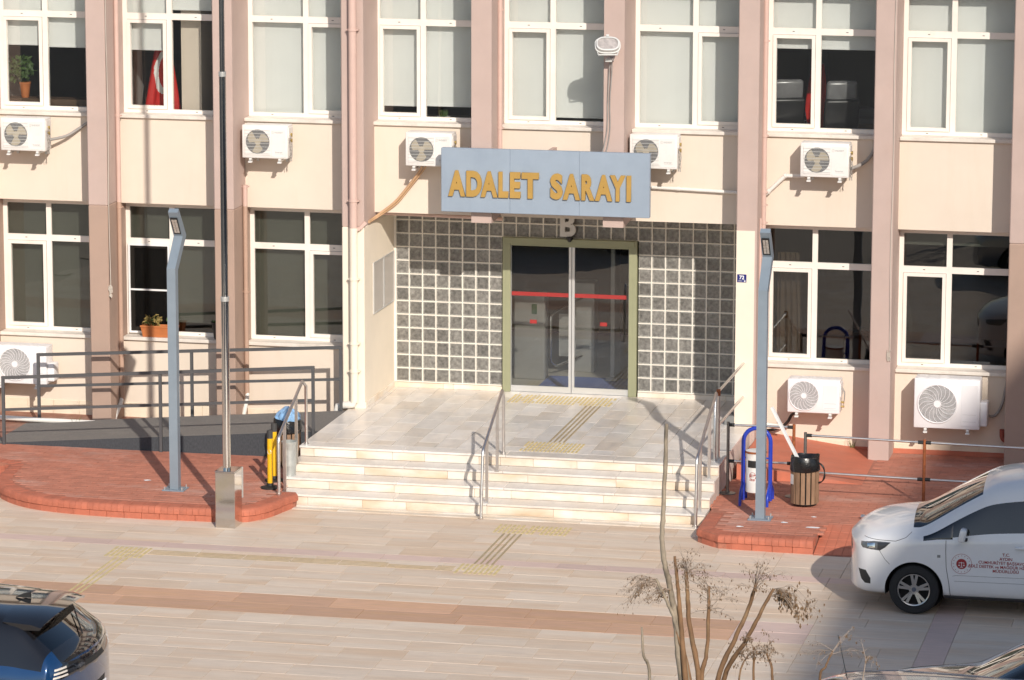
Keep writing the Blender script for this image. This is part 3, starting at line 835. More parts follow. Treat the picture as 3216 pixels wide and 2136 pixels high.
q = MB(); q.bev(2.93, 3.10, 1.05, 1.55, -.012, .06, .01); q.build('foot', m_panel, dg)
q = MB(); q.sphere((3.02, 1.095, 2.12), .016, 10); q.build('green_light', mat('green_led', (.0, .4, .05), emis=(.05, 1, .15, 6)), dg)
# ------------------------------------------------------------------ sign board
m_sign = mat('sign_blue', (.29, .35, .425), rough=.55, var=.05, scale=2, dirt=(.24, .30, .38), dscale=1.6, damt=.5, dstretch=(2, 1, .5))
m_gold = mat('gold_letter', (.43, .26, .065), rough=.45, var=.05, scale=4)
sg = thing('entrance_sign', 'blue sign board over the entrance reading ADALET SARAYI in gold letters', 'sign', (2.61, -1.80, 2.9))
for a, c in ((1.125, 2.1112), (2.1118, 3.0992), (3.0998, 4.095)):
    q = MB(); q.bev(a, c, -1.86, -1.765, 2.90, 3.80, .006); q.build('panel', m_sign, sg)
spans = [('A', 98, 285), ('D', 297, 467), ('A', 455, 640), ('L', 650, 757), ('E', 775, 890), ('T', 903, 1090), ('S', 1215, 1350), ('A', 1352, 1540), ('R', 1555, 1695), ('A', 1700, 1887), ('Y', 1862, 2030), ('I', 2042, 2090)]
for ch, p0, p1 in spans:
    me = text_mesh(ch, .5, .035, bold=.026)
    xs_ = [v.co.x for v in me.vertices]; ys_ = [v.co.y for v in me.vertices]
    x0 = 1.235+(p0-98)*.0013072; x1 = 1.235+(p1-98)*.0013072; zb = 3.126
    for v in me.vertices:
        v.co.x = x0+(v.co.x-min(xs_))/(max(xs_)-min(xs_))*(x1-x0)
        v.co.y = (v.co.y-min(ys_))/(max(ys_)-min(ys_))*.365
    me.transform(Matrix.Translation((0, -1.879, zb)) @ Matrix.Rotation(math.pi/2, 4, 'X'))
    me.materials.clear(); me.materials.append(m_gold)
    link('letter', me, sg)
for x in (1.45, 2.6, 3.75):
    q = MB(); q.box(x-.03, x+.03, -1.765, -1.12, 3.70, 3.76); q.build('bracket', m_mauve, sg)

# house number
m_plq = mat('blue_enamel', (.012, .018, .16), rough=.3, var=.02)
m_wht = mat('white_print', (.85, .85, .85), rough=.5)
pl = thing('number_plate', 'small dark blue house number plate reading 72', 'sign', (5.383, YP, 2.03))
q = MB(); q.bev(5.318, 5.448, YP-.010, YP-.004, 2.029, 2.141, .002); q.build('plate', m_plq, pl)
text_obj('number', '72', .072, .001, face_y(5.383, YP-.0108, 2.074), m_wht, pl, align='CENTER', bold=.002)
q = MB(); q.box(5.335, 5.39, YP-.0112, YP-.010, 2.046, 2.051); q.box(5.415, 5.435, YP-.0112, YP-.010, 2.039, 2.057); q.build('small_print', m_wht, pl)

# ------------------------------------------------------------------ air conditioners
m_ac = mat('ac_white', (.78, .75, .715), rough=.4, var=.03, scale=3, dirt=(.62, .55, .46), dscale=3.5, damt=.25)
m_ac2 = mat('ac_white_new', (.82, .80, .80), rough=.35, var=.02, scale=3)
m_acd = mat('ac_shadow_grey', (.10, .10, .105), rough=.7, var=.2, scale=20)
m_blade = mat('fan_blade', (.43, .37, .27), rough=.6, var=.1)
m_wire = mat('grille_wire', (.62, .61, .58), rough=.4)
m_lgrey = mat('logo_grey', (.45, .44, .42), rough=.5)
m_brass = mat('brass', (.52, .38, .14), rough=.35, metal=.8)
m_zinc = mat('zinc', (.60, .60, .58), rough=.45, metal=.6, var=.1, scale=20)
m_hose = mat('grey_hose', (.33, .31, .29), rough=.7, var=.1, scale=10)
m_black = mat('black_rubber', (.018, .018, .018), rough=.6)
m_pvc = mat('white_pipe', (.76, .73, .68), rough=.4, var=.04, scale=4)
m_mpipe = mat('mauve_pipe', (.60, .425, .365), rough=.7, var=.05, scale=3)
m_mpipe2 = mat('dark_mauve_pipe', (.45, .30, .225), rough=.75, var=.06, scale=3)

def brackets(t, w, d, dz=0):
    for s in (-1, 1):
        x = s*w*.32
        q = MB(); q.box(x-.018, x+.018, -d-.02, .13, -.042, -.022); q.box(x-.018, x+.018, .11, .13, -.09, -.03)
        q.build('bracket', m_zinc, t)
        q = MB(); q.bev(x-.028, x+.028, -d-.035, -d+.03, -.065, -.044, .004); q.bev(x-.02, x+.02, -d-.01, -d+.05, -.022, -.002, .003); q.build('bracket_end', m_ac, t)
def ac_square(label):
    w, h, d = .675, .475, .27
    t = thing('air_conditioner', label, 'air conditioner', (0, 0, 0), 'outdoor air conditioning units on the facade')
    q = MB(); q.bev(-w/2, w/2, -d, 0, 0, h, .012, seg=2); body = q.build('body', m_ac, t, smooth=50)
    cx, cz, r = -.105, h/2, .175
    # square grille panel with round hole (ring of quads)
    q = MB(); n = 48; hw = .188; vs = []; fs = []
    for i in range(n):
        a = 2*math.pi*i/n; ca, sa = math.cos(a), math.sin(a); k = hw/max(abs(ca), abs(sa))
        vs += [(cx+r*ca, -d-.008, cz+r*sa), (cx+k*ca, -d-.008, cz+k*sa), (cx+k*ca, -d+.002, cz+k*sa)]
    for i in range(n):
        j = (i+1) % n; fs += [(3*i, 3*j, 3*j+1, 3*i+1), (3*i+1, 3*j+1, 3*j+2, 3*i+2)]
    q.add(vs, fs); q.build('grille_panel', m_ac, t)
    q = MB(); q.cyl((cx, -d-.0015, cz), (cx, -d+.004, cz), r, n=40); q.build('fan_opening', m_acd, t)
    q = MB()
    for b3 in range(3):
        a0 = b3*2*math.pi/3+rs.random()*0; vs = []; fs = []
        for i in range(9):
            a = a0+i*.145
            ro = r*.93*(1-.25*(i/8)**3)
            vs += [(cx+.042*math.cos(a), -d-.003+.0, cz+.042*math.sin(a)), (cx+ro*math.cos(a), -d-.005, cz+ro*math.sin(a))]
        for i in range(8): fs.append((2*i, 2*i+1, 2*i+3, 2*i+2))
        q.add(vs, fs)
    q.cyl((cx, -d-.009, cz), (cx, -d, cz), .045, n=20); q.build('fan', m_blade, t)
    q = MB()
    for i in range(31):
        x = cx-r+2*r*(i+.5)/31; hh = math.sqrt(max(0, r*r-(x-cx)**2)); q.box(x-.0008, x+.0008, -d-.0135, -d-.012, cz-hh, cz+hh)
    for i in range(8):
        z = cz-hw+2*hw*(i+.5)/8; q.box(cx-hw, cx+hw, -d-.0165, -d-.0138, z-.0022, z+.0022)
    q.build('grille', m_wire, t)
    q = MB(); q.bev(.095, w/2-.03, -d-.004, -d+.003, .025, h-.045, .002, seg=1); q.build('front_panel', m_ac, t)
    q = MB(); q.lathe([(.017, 0), (.020, 0), (.020, .001), (.017, .001)], (.118, -d-.0055, h-.10), 16, ax='y', close=False); q.box(.1165, .1195, -d-.0055, -d-.0045, h-.112, h-.088); q.build('logo_mark', m_lgrey, t)
    text_obj('logo', 'INDESIT', .034, .001, face_y(.146, -d-.005, h-.111), m_lgrey, t, bold=.0006)
    text_obj('logo', 'Inverter', .034, .001, face_y(.15, -d-.005, .082), m_lgrey, t, bold=.0006)
    q = MB(); q.box(.155, .275, -d-.005, -d-.0044, .066, .069); q.build('logo_line', m_lgrey, t)
    # valves on the right side
    q = MB(); q.bev(w/2-.002, w/2+.012, -d+.03, -.03, h*.62, h*.93, .004); q.build('service_cover', m_ac, t)
    q = MB(); 
    for z in (h*.72, h*.55): q.cyl((w/2, -.16, z), (w/2+.035, -.16, z), .013, n=10); q.cyl((w/2+.03, -.16, z-.03), (w/2+.03, -.16, z+.02), .011, n=10)
    q.build('valve', m_brass, t)
    q = MB()
    for i in range(4):
        pts = [(w/2+.012, -.15-.02*i, h*.6)]
        for j in range(5): pts.append((w/2+.02+.02*math.sin(j*1.3+i*2), -.14-.02*i+.015*math.cos(j*2.1+i), h*.5-.07*j))
        q.tube(pts, .004, 6)
    q.build('wiring', m_hose, t, smooth=60)
    brackets(t, w, d)
    return t
def ac_round(label, w, h, d, fr, fcx, fcz, cover=False, spokes=18):
    t = thing('air_conditioner', label, 'air conditioner', (0, 0, 0), 'outdoor air conditioning units on the facade')
    q = MB(); q.bev(-w/2, w/2, -d, 0, 0, h, .014, seg=2); q.build('body', m_ac2, t, smooth=50)
    q = MB(); q.lathe([(fr*1.06, .004), (fr*1.06, -.010), (fr*1.02, -.016), (fr*.985, -.012), (fr*.985, .004)], (fcx, -d, fcz), 48, ax='y', close=False); q.build('fan_ring', m_ac2, t, smooth=40)
    q = MB(); q.cyl((fcx, -d-.003, fcz), (fcx, -d+.004, fcz), fr*.985, n=48); q.build('fan_opening', mat('ac_mid_grey', (.30, .295, .29), rough=.7, var=.35, scale=9), t)
    q = MB(); nr = 22
    for i in range(nr):
        rr = fr*(.18+.80*i/(nr-1)); q.lathe([(rr-.0012, -.010), (rr+.0012, -.010), (rr+.0012, -.0125), (rr-.0012, -.0125)], (fcx, -d, fcz), 40, ax='y', close=False)
    for i in range(spokes):
        a0 = 2*math.pi*i/spokes; pts = []
        for j in range(8):
            f = j/7; rr = fr*(.14+.85*f); a = a0+.55*f*f
            pts.append((fcx+rr*math.cos(a), -d-.0155, fcz+rr*math.sin(a)))
        q.tube(pts, .0033, 5)
    q.build('grille', m_ac2, t)
    q = MB(); q.cyl((fcx, -d-.022, fcz), (fcx, -d-.006, fcz), fr*.19, n=28); q.build('fan_hub', m_ac2, t, smooth=40)
    px0 = fcx+fr*1.06+.05
    q = MB(); q.bev(px0, w/2-.03, -d-.004, -d+.003, .05, h-.07, .002); q.build('front_panel', m_ac2, t)
    q = MB(); q.box(px0+.02, w/2-.05, -d-.0055, -d-.0042, h*.30, h*.30+.003); q.box(px0+.02, w/2-.05, -d-.0055, -d-.0042, h*.16, h*.16+.003); q.build('panel_groove', m_lgrey, t)
    q = MB()
    for i in range(6): q.bev(-w/2+.05+i*w*.16, -w/2+.05+i*w*.16+w*.12, -d+.05, -.05, h-.001, h+.004, .002)
    q.build('top_rib', m_ac2, t)
    if cover:
        q = MB(); q.bev(w/2-.004, w/2+.10, -d+.05, -.03, .04, h*.55, .02, seg=2); q.build('valve_cover', m_ac2, t, smooth=50)
    else:
        q = MB(); q.bev(w/2-.002, w/2+.012, -d+.03, -.03, h*.5, h*.9, .004); q.build('service_cover', m_ac2, t)
        q = MB()
        for z in (h*.30, h*.17): q.cyl((w/2, -.12, z), (w/2+.045, -.12, z), .014, n=10)
        q.build('valve', m_brass, t)
        q = MB()
        for i in range(3): q.tube([(w/2+.01, -.10-.03*i, h*.75), (w/2+.05, -.11-.03*i, h*.6), (w/2+.045, -.10-.02*i, h*.4), (w/2+.03, -.1, h*.2)], .005, 6)
        q.build('wiring', m_hose, t, smooth=60)
    brackets(t, w, d)
    return t
YB = -1.265
first = ac_square('weathered white outdoor unit under the far left upper window')
first.location = (-5.157, YB, 3.525)
for x, z, lab in ((-1.53, 3.525, 'weathered white outdoor unit under the upper window right of the flagpole'),
                  (.868, 3.485, 'weathered white outdoor unit partly behind the left end of the blue sign'),
                  (4.085, 3.55, 'weathered white outdoor unit partly behind the right end of the blue sign'),
                  (6.483, 3.505, 'weathered white outdoor unit below the upper window with chairs')):
    o = copy_tree(first); o['label'] = lab; o.location = (x, YB, z)
a = ac_round('clean white outdoor unit with swirl fan grille beside the right lamp post', .735, .475, .28, .205, -.135, .245); a.location = (6.385, YB, .185)
a = ac_round('largest white outdoor unit, half in shade at the right edge', .912, .70, .33, .265, -.13, .35, cover=True, spokes=18); a.location = (8.248, YB, .056)
a = ac_round('white outdoor unit behind the ramp railing at the left edge', .86, .56, .30, .235, -.05, .29, cover=True, spokes=22); a.location = (-5.29, YB, .10)
# hoses of the units
def hose(name, label, pts, r, m, cat='pipe', n=8, sm=4):
    q = MB(); P = smooth3(pts, sm) if sm else pts
    q.tube(P, r, n)
    return tag(q.build(name, m, smooth=60), label, cat)
def smooth3(P, n=6):
    P = [Vector(p) for p in P]; out = []
    for i in range(len(P)-1):
        p0 = P[max(i-1, 0)]; p1 = P[i]; p2 = P[i+1]; p3 = P[min(i+2, len(P)-1)]
        for j in range(n):
            t = j/n; out.append(.5*((2*p1)+(p2-p0)*t+(2*p0-5*p1+4*p2-p3)*t*t+(3*p1-p0-3*p2+p3)*t**3))
    out.append(P[-1]); return out
hose('hose', 'grey hose from the far left upper unit to the mauve pilaster', [(-4.80, -1.40, 3.68), (-4.6, -1.25, 3.72), (-4.42, -1.18, 3.83), (-4.20, -1.16, 3.98), (-4.12, -1.10, 4.04)], .022, m_hose)
hose('hose', 'thick insulated hose curling from the unit below the chairs window', [(6.83, -1.42, 3.62), (6.95, -1.25, 3.66), (7.05, -1.2, 3.74), (7.12, -1.17, 3.86), (7.13, -1.16, 3.98), (7.15, -1.0, 4.06)], .026, m_hose)
hose('hose', 'black taped hose dropping from the lower unit beside the lamp post', [(6.15, -1.40, .17), (6.05, -1.3, .10), (5.98, -1.25, -.02), (5.85, -1.22, -.12), (5.6, -1.3, -.16)], .022, m_black)
hose('hose', 'grey hose looping behind the largest outdoor unit', [(8.78, -1.35, .22), (8.88, -1.22, .20), (8.97, -1.18, .35), (9.02, -1.16, .60), (9.04, -1.15, .74)], .020, m_hose)
hose('cable_bundle', 'tan cable pair hanging from the unit left of the sign', [(.74, -1.40, 3.47), (.66, -1.25, 3.36), (.44, -1.17, 3.09), (.267, -1.17, 2.891), (.02, -1.2, 2.70), (-.02, -1.5, 2.66)], .019, mat('tan_tape', (.52, .33, .19), rough=.8), 'cable')
hose('cable_bundle', 'second tan cable beside the first under the left sign unit', [(.80, -1.42, 3.47), (.70, -1.25, 3.36), (.47, -1.16, 3.08), (.30, -1.16, 2.88), (.05, -1.18, 2.695), (-.01, -1.5, 2.65)], .013, MATS['tan_tape'], 'cable')
# white condensate pipes
def pipe_run(name, label, pts, r, m, cuffs=(), n=12):
    t = thing(name, label, 'pipe', pts[0])
    q = MB(); q.tube(pts, r, n); q.build('tube', m, t, smooth=50)
    for (p, d) in cuffs:
        q = MB(); p = Vector(p); d = Vector(d).normalized(); q.cyl(p-d*.02, p+d*.02, r*1.22, n=n); q.build('collar', m, t, smooth=50)
    return t
pipe_run('drain_pipe', 'white plastic pipe slanting from the upper right unit to the downpipe', [(5.62, -1.2, 3.20), (5.90, -1.2, 3.468), (6.16, -1.2, 3.470)], .03, m_pvc, [((5.90, -1.2, 3.468), (1, 0, .4)), ((5.66, -1.2, 3.24), (1, 0, 1))])
pipe_run('drain_pipe', 'white plastic pipe running level from the sign to the pilaster', [(4.0, -1.165, 3.238), (4.361, -1.165, 3.229), (5.29, -1.165, 3.20)], .025, m_pvc, [((4.38, -1.165, 3.229), (1, 0, 0)), ((5.26, -1.165, 3.2), (1, 0, 0))])
# downpipes
def downpipe(label, x, y, r, z0, z1, m, rings, foot=None, m2=None, zs=None):
    t = thing('downpipe', label, 'pipe', (x, y, z0))
    q = MB()
    if zs: q.cyl((x, y, zs), (x, y, z1), r, n=14, m=0); q.cyl((x, y, z0), (x, y, zs), r*1.001, n=14, m=1); q.build('tube', [m, m2], t, smooth=50)
    else: q.cyl((x, y, z0), (x, y, z1), r, n=14); q.build('tube', m, t, smooth=50)
    for z in rings:
        q = MB(); q.cyl((x, y, z-.018), (x, y, z+.018), r*1.16, n=14); q.box(x-r*1.5, x+r*1.5, y-.012, y+.05, z-.012, z+.004)
        q.build('clamp', m if not zs or z > zs else m2, t, smooth=50)
    if foot:
        q = MB(); q.tube(foot, r*.95, 12); q.build('outlet', m_pvc, t, smooth=50)
    return t
downpipe('thin mauve downpipe beside the leftmost pilaster', -3.795, -1.30, .034, -.12, 7.4, m_mpipe, (4.05, 5.9, 2.72, .55), [(-3.80, -1.30, -.10), (-3.80, -1.36, -.16), (-3.86, -1.5, -.38)], m_mpipe2, 2.795)
downpipe('thin brown downpipe behind the flagpole with white outlet', -1.90, -1.30, .034, .02, 3.10, m_mpipe, (3.08, 1.55), [(-1.895, -1.30, .06), (-1.895, -1.33, -.02), (-1.95, -1.40, -.36)], m_mpipe2, 2.795)
dpc = downpipe('thick downpipe on the pilaster left of the entrance, white lower half', -.165, -1.80, .058, .10, 7.4, m_mpipe, (5.42, 3.00, 1.88, .95, .55), [(-.165, -1.80, .14), (-.18, -1.80, .07), (-.30, -1.80, .05), (-.40, -1.80, .03), (-.43, -1.80, -.10)], m_white, 2.61)
downpipe('thin mauve downpipe above the left half of the sign', 1.845, -1.30, .034, 2.9, 7.4, m_mpipe, (4.03, 5.7))
dpf = downpipe('thin mauve downpipe right of the house number', 5.61, -1.30, .034, 2.0, 7.4, m_mpipe, (5.35, 4.03, 3.24, 3.06, 2.81))
q = MB(); q.cyl((5.60, -1.50, -.1), (5.60, -1.50, 2.9), .018, n=8); tag(q.build('conduit', m_mpipe, smooth=50), 'narrow conduit on the pilaster side below the house number', 'conduit')
# duct from the tan cables to the thick downpipe
q = MB(); q.beam((.0, -1.74, 2.69), (-.08, -1.76, 2.60), .05, .05); q.beam((-.08, -1.76, 2.60), (-.14, -1.78, 2.585), .05, .05)
tag(q.build('cable_duct', m_mpipe), 'short pinkish cable duct elbow on the pilaster left of the entrance', 'duct')
q = MB(); q.tube([(-.02, -1.0, 2.715), (.5, -1.0, 2.712), (1.45, -1.0, 2.70), (1.82, -1.02, 2.69)], .026, 10); tag(q.build('conduit', m_mpipe, smooth=50), 'pinkish conduit under the soffit left of the letter B', 'conduit')
# ropes
def rope(label, x, z0, z1, knot):
    q = MB(); pts = []; n = 40
    for i in range(n+1):
        z = z1+(z0-z1)*i/n; pts.append((x+.006*math.sin(i*.35), YP-.012, z))
    q.tube(pts, .0055, 6)
    kr = random.Random(int(x*100)+50)
    for k in range(5):
        q.tube(smooth3([(x+kr.uniform(-.03, .03), YP-.016, z0+kr.uniform(-.05, .12)) for _ in range(5)], 5), .005, 5)
    return tag(q.build('rope', mat('rope', (.56, .50, .43), rough=.9), smooth=60), label, 'rope')
rope('thin pale rope with a knotted end on the leftmost pilaster', -3.80, 1.52, 7.4, 1)
rope('thin pale rope with a knotted end on the pilaster right of the lamp', 7.452, 1.05, 7.4, 1)
# pipes and oddments at the wall foot
q = MB(); q.tube([(-7, -1.95, -.30), (-4.9, -1.96, -.34), (-3.9, -1.96, -.345)], .035, 10); tag(q.build('drain_pipe', m_pvc, smooth=50), 'white pipe lying on the ground behind the ramp', 'pipe')
q = MB(); q.tube([(5.30, -1.45, .05), (5.60, -1.45, -.01), (5.95, -1.45, -.06)], .035, 10); tag(q.build('drain_pipe', m_pvc, smooth=50), 'white pipe lying along the wall right of the porch', 'pipe')
q = MB(); q.bev(5.16, 5.30, -1.74, -1.45, -.0, .13, .006); tag(q.build('junction_box', mat('box_grey', (.19, .19, .185), rough=.6, var=.08)), 'grey junction box on the porch floor by the guard rail', 'box')
q = MB(); q.tube(smooth3([(8.98, -1.18, .0), (8.99, -1.18, -.12), (9.05, -1.2, -.16), (9.09, -1.3, -.16)], 4), .035, 10); q.cyl((9.085, -1.3, -.5), (9.085, -1.3, -.02), .02, n=8)
tag(q.build('drain_pipe', mat('red_pipe', (.36, .09, .06), rough=.6), smooth=50), 'red elbow pipe at the foot of the right pilaster', 'pipe')

# ------------------------------------------------------------------ floodlight on the pilaster
m_fl = mat('lamp_cast_grey', (.60, .60, .58), rough=.45, var=.05, scale=6)
fl = thing('floodlight', 'grey oval floodlight on the pilaster above the sign', 'floodlight', (3.53, YP, 5.1))
Mf = Matrix.Translation((3.515, -1.99, 5.30)) @ Matrix.Rotation(R_(14), 4, 'Z') @ Matrix.Rotation(R_(-34), 4, 'X')
def oval(prof, n=32):
    q = MB(); k = 0
    for (sx, sz, y) in prof:
        for j in range(n):
            a = 2*math.pi*j/n; ca, sa = math.cos(a), math.sin(a)
            e = .72
            x = sx*math.copysign(abs(ca)**e, ca); z = sz*math.copysign(abs(sa)**e, sa)
            q.v.append(tuple(Mf @ Vector((x, y, z))))
    for i in range(len(prof)-1):
        for j in range(n): q.f.append((i*n+j, i*n+(j+1) % n, (i+1)*n+(j+1) % n, (i+1)*n+j)); q.m.append(0)
    q.f.append(tuple(range(n))); q.m.append(0); q.f.append(tuple((len(prof)-1)*n+j for j in range(n))); q.m.append(0)
    return q
oval([(.10, .07, .13), (.15, .10, .09), (.168, .118, .02), (.168, .118, .0), (.178, .128, -.002), (.178, .128, -.018), (.164, .114, -.02), (.158, .108, -.07), (.140, .088, -.072), (.138, .086, -.05)]).build('housing', m_fl, fl, smooth=45)
oval([(.137, .085, -.052), (.137, .085, -.058)]).build('lens', mat('lamp_lens', (.42, .38, .36), rough=.12, var=.2, scale=18, spec=.8), fl, smooth=30)
q = MB(); q.mbox(Mf @ Matrix.Translation((0, -.03, .125)), .04, .09, .025); q.build('clip', m_fl, fl)
q = MB(); q.tube([Mf @ Vector((-.16, 0, -.03)), Mf @ Vector((-.13, 0, -.14)), Mf @ Vector((.13, 0, -.14)), Mf @ Vector((.16, 0, -.03))], .012, 8); q.box(3.47, 3.56, -1.92, YP, 5.07, 5.11); q.build('bracket', m_fl, fl)
q = MB(); q.tube(smooth3([(3.53, -1.84, 5.13), (3.50, -1.78, 4.9), (3.475, -1.75, 4.5), (3.47, -1.745, 4.15), (3.43, -1.745, 3.9), (3.40, -1.745, 3.78)], 5), .008, 6)
q.tube(smooth3([(3.55, -1.84, 5.13), (3.535, -1.78, 4.9), (3.505, -1.75, 4.5), (3.51, -1.745, 4.15), (3.48, -1.745, 3.9), (3.45, -1.745, 3.78)], 5), .008, 6); q.build('cable', m_hose, fl, smooth=60)

# ------------------------------------------------------------------ lamp posts
m_lamp = mat('lamp_blue_grey', (.215, .26, .305), rough=.45, var=.05, scale=4, bump=.05, bscale=50)
m_led = mat('led_lens', (.50, .45, .40), rough=.2, var=.25, scale=60)
def lamp_post(label, x, y):
    t = thing('lamp_post', label, 'lamp post', (x, y, T), 'zigzag lamp posts in front of the facade')
    q = MB(); q.bev(x-.15, x+.15, y-.13, y+.13, T, T+.018, .004); q.build('base_plate', m_lamp, t)
    for a, c in ((-.12, -.10), (.12, -.10), (-.12, .10), (.12, .10)):
        q = MB(); q.cyl((x+a, y+c, T+.01), (x+a, y+c, T+.055), .009, n=6); q.build('bolt', m_zinc, t)
    def seg(p0, p1, w, h, name, up):
        q = MB(); q.beam(p0, p1, w, h, up); return q.build(name, m_lamp, t)
    k1 = Vector((x, y, 2.585)); k2 = Vector((x, y+.36, 2.985)); k3 = Vector((x, y+.08, 3.36))
    w, h = .118, .118
    # one continuous bent square column
    q = MB(); path = [Vector((x, y, T+.015)), k1, k2, k3]
    nrm = [Vector((0, 1, 0)), None, None, None]
    vs = []
    dirs = [(path[i+1]-path[i]).normalized() for i in range(3)]
    for i, p in enumerate(path):
        d = dirs[0] if i == 0 else (dirs[2] if i == 3 else (dirs[i-1]+dirs[i]).normalized())
        n = Vector((0, 1, 0)) if i == 0 else Vector((0, d.z, -d.y))
        s = 1 if i in (0, 3) else 1/max(.6, dirs[i-1].dot(d))
        hh = h*s if i < 2 else (.125*s if i == 2 else .075)
        ww = w if i < 2 else (.125 if i == 2 else .13)
        for a, c in ((-1, -1), (1, -1), (1, 1), (-1, 1)): vs.append(p+Vector((a*ww/2, 0, 0))+n*c*hh/2)
    fs = [(0, 3, 2, 1), (12, 13, 14, 15)]
    for i in range(3):
        for j in range(4): fs.append((4*i+j, 4*i+(j+1) % 4, 4*i+4+(j+1) % 4, 4*i+4+j))
    q.add(vs, fs); q.build('column', m_lamp, t)
    # led panel on the underside of the top arm
    d = dirs[2]; n = Vector((0, d.z, -d.y)); n = -n if n.y > 0 else n
    M = Matrix.Identity(4); mid = k2.lerp(k3, .50)+n*.056
    R3 = Matrix((Vector((1, 0, 0)), d, n)).transposed().to_4x4()
    q = MB(); q.mbox(Matrix.Translation(mid) @ R3, .098, .30, .012); q.build('led_frame', m_black, t)
    for i in range(2):
        for j in range(5):
            q = MB(); c = mid+Vector((-.019+.038*i, 0, 0))+d*(-.10+.05*j)+n*.007; q.mbox(Matrix.Translation(c) @ R3, .032, .044, .006); q.build('led_lens', m_led, t)
    return t
lamp_post('blue grey zigzag lamp post on the left terrace beside the flagpole', -1.61, -5.72)
lamp_post('blue grey zigzag lamp post on the right terrace by the bins', 6.285, -5.70)

# ------------------------------------------------------------------ flagpole
m_chrome = mat('polished_steel', (.66, .64, .61), rough=.10, metal=1.0, var=.04, scale=5, bump=.06, bscale=5)
fp = thing('flagpole', 'tall polished steel flagpole in a square steel box at the terrace edge', 'flagpole', (-.53, -6.86, G))
q = MB(); q.bev(-.664, -.402, -7.01, -6.68, G, .155, .004); q.build('base_box', m_chrome, fp)
q = MB(); q.bev(-.668, -.398, -7.014, -6.676, .156, .175, .004); q.build('lid', m_chrome, fp)
for z0, z1, r in ((.175, 2.42, .052), (2.42, 5.33, .045), (5.33, 9.5, .036)):
    q = MB(); q.cyl((-.548, -6.86, z0), (-.548, -6.86, z1), r, n=24); q.build('pole_section', m_chrome, fp, smooth=50)
for z, r in ((2.42, .056), (5.33, .048), (.92, .054)):
    q = MB(); q.cyl((-.548, -6.86, z-.03), (-.548, -6.86, z+.03), r, n=24); q.build('sleeve', m_zinc if z > 1 else m_chrome, fp, smooth=50)
q = MB(); q.bev(-.435, -.403, -6.64, -6.60, -.25, .16, .004); q.bev(-.43, -.405, -6.68, -6.60, .10, .14, .004); q.build('cleat', m_zinc, fp)

# ------------------------------------------------------------------ ramp railings
m_rail = mat('rail_anthracite', (.085, .085, .088), rough=.5, var=.08, scale=6)
def ramp_rail(label, y, tops, zf):
    t = thing('ramp_railing', label, 'railing', (-2.5, y, T))
    xs_ = (-4.85, -2.535, -.325)
    for x, zt in zip(xs_, tops):
        q = MB(); q.box(x-.02, x+.02, y-.02, y+.02, zf(x), zt-.021); q.build('post', m_rail, t)
    for dz in (0, -.46):
        q = MB(); q.beam((xs_[0]-.02, y, tops[0]+dz), (xs_[2]+.02, y, tops[2]+dz), .042 if dz == 0 else .036, .042 if dz == 0 else .036); q.build('rail', m_rail, t)
    return t
rz = lambda x: T+.003+(x+5.05)/4.79*.40
ramp_rail('dark grey railing along the front edge of the ramp', -3.425, (.555, .725, .895), lambda x: T)
ramp_rail('dark grey railing along the wall side of the ramp', -1.935, (.615, .765, .912), rz)

# ------------------------------------------------------------------ stainless handrails on the steps
m_tube = mat('brushed_tube', (.74, .715, .69), rough=.34, metal=1.0, var=.05, scale=10)
def step_rail(label, x, yb, zb, ytop_b, ztb, ya, za, yp, posts):
    t = thing('handrail', label, 'handrail', (x, yb, zb))
    q = MB(); q.tube([(x, yb, zb), (x, ytop_b-.005, ztb-.06), (x, ytop_b+.01, ztb), (x, ytop_b+.05, ztb+.035), (x, ya-.03, za-.012), (x, ya+.0, za), (x, ya+.03, za-.015), (x, yp-.01, za-.10), (x, yp, .0)], .0215, 14); q.build('tube', m_tube, t, smooth=60)
    for (y, z) in ((yb, zb), (yp, 0)):
        q = MB(); q.cyl((x, y, z), (x, y, z+.022), .034, n=16); q.build('flange', m_tube, t, smooth=50)
    for (y, z) in posts:
        f = (y-ytop_b)/(ya-ytop_b); zt = ztb+.03+(za-ztb-.04)*f-.015
        q = MB(); q.box(x-.019, x+.019, y-.013, y+.013, z, zt); q.box(x-.03, x+.03, y-.024, y+.024, z, z+.008); q.build('post', m_tube, t)
    return t
step_rail('stainless handrail at the left end of the steps', -.18, -5.70, T, -5.69, .36, -4.50, .91, -4.31, [(-4.82, -.145), (-5.40, -.435)])
step_rail('stainless handrail in the middle of the steps', 2.585, -5.74, G+.006, -5.63, .30, -4.47, .895, -4.37, [(-4.76, -.145), (-5.39, -.435)])
step_rail('stainless handrail at the right end of the steps', 5.42, -5.60, G+.006, -5.55, .31, -4.06, .905, -4.12, [(-4.57, -.145), (-5.28, -.435)])
gr = thing('guard_rail', 'steel guard rail closing the right side of the porch', 'railing', (5.43, -2.8, 0))
q = MB(); q.cyl((5.44, -3.98, 0), (5.44, -3.98, .93), .024, n=14); q.build('post', m_tube, gr, smooth=50)
q = MB(); q.cyl((5.44, -3.98, .86), (5.44, -3.98, .945), .028, n=14); q.build('rusty_collar', mat('rust', (.30, .09, .03), rough=.85, var=.3, scale=30), gr, smooth=50)
q = MB(); q.cyl((5.42, -1.60, 0), (5.42, -1.60, .97), .024, n=14); q.build('post', m_tube, gr, smooth=50)
for za, zb in ((.92, .885), (.46, .405)):
    q = MB(); q.cyl((5.44, -3.98, za), (5.42, -1.60, zb), .019, n=12); q.build('rail', m_tube, gr, smooth=50)

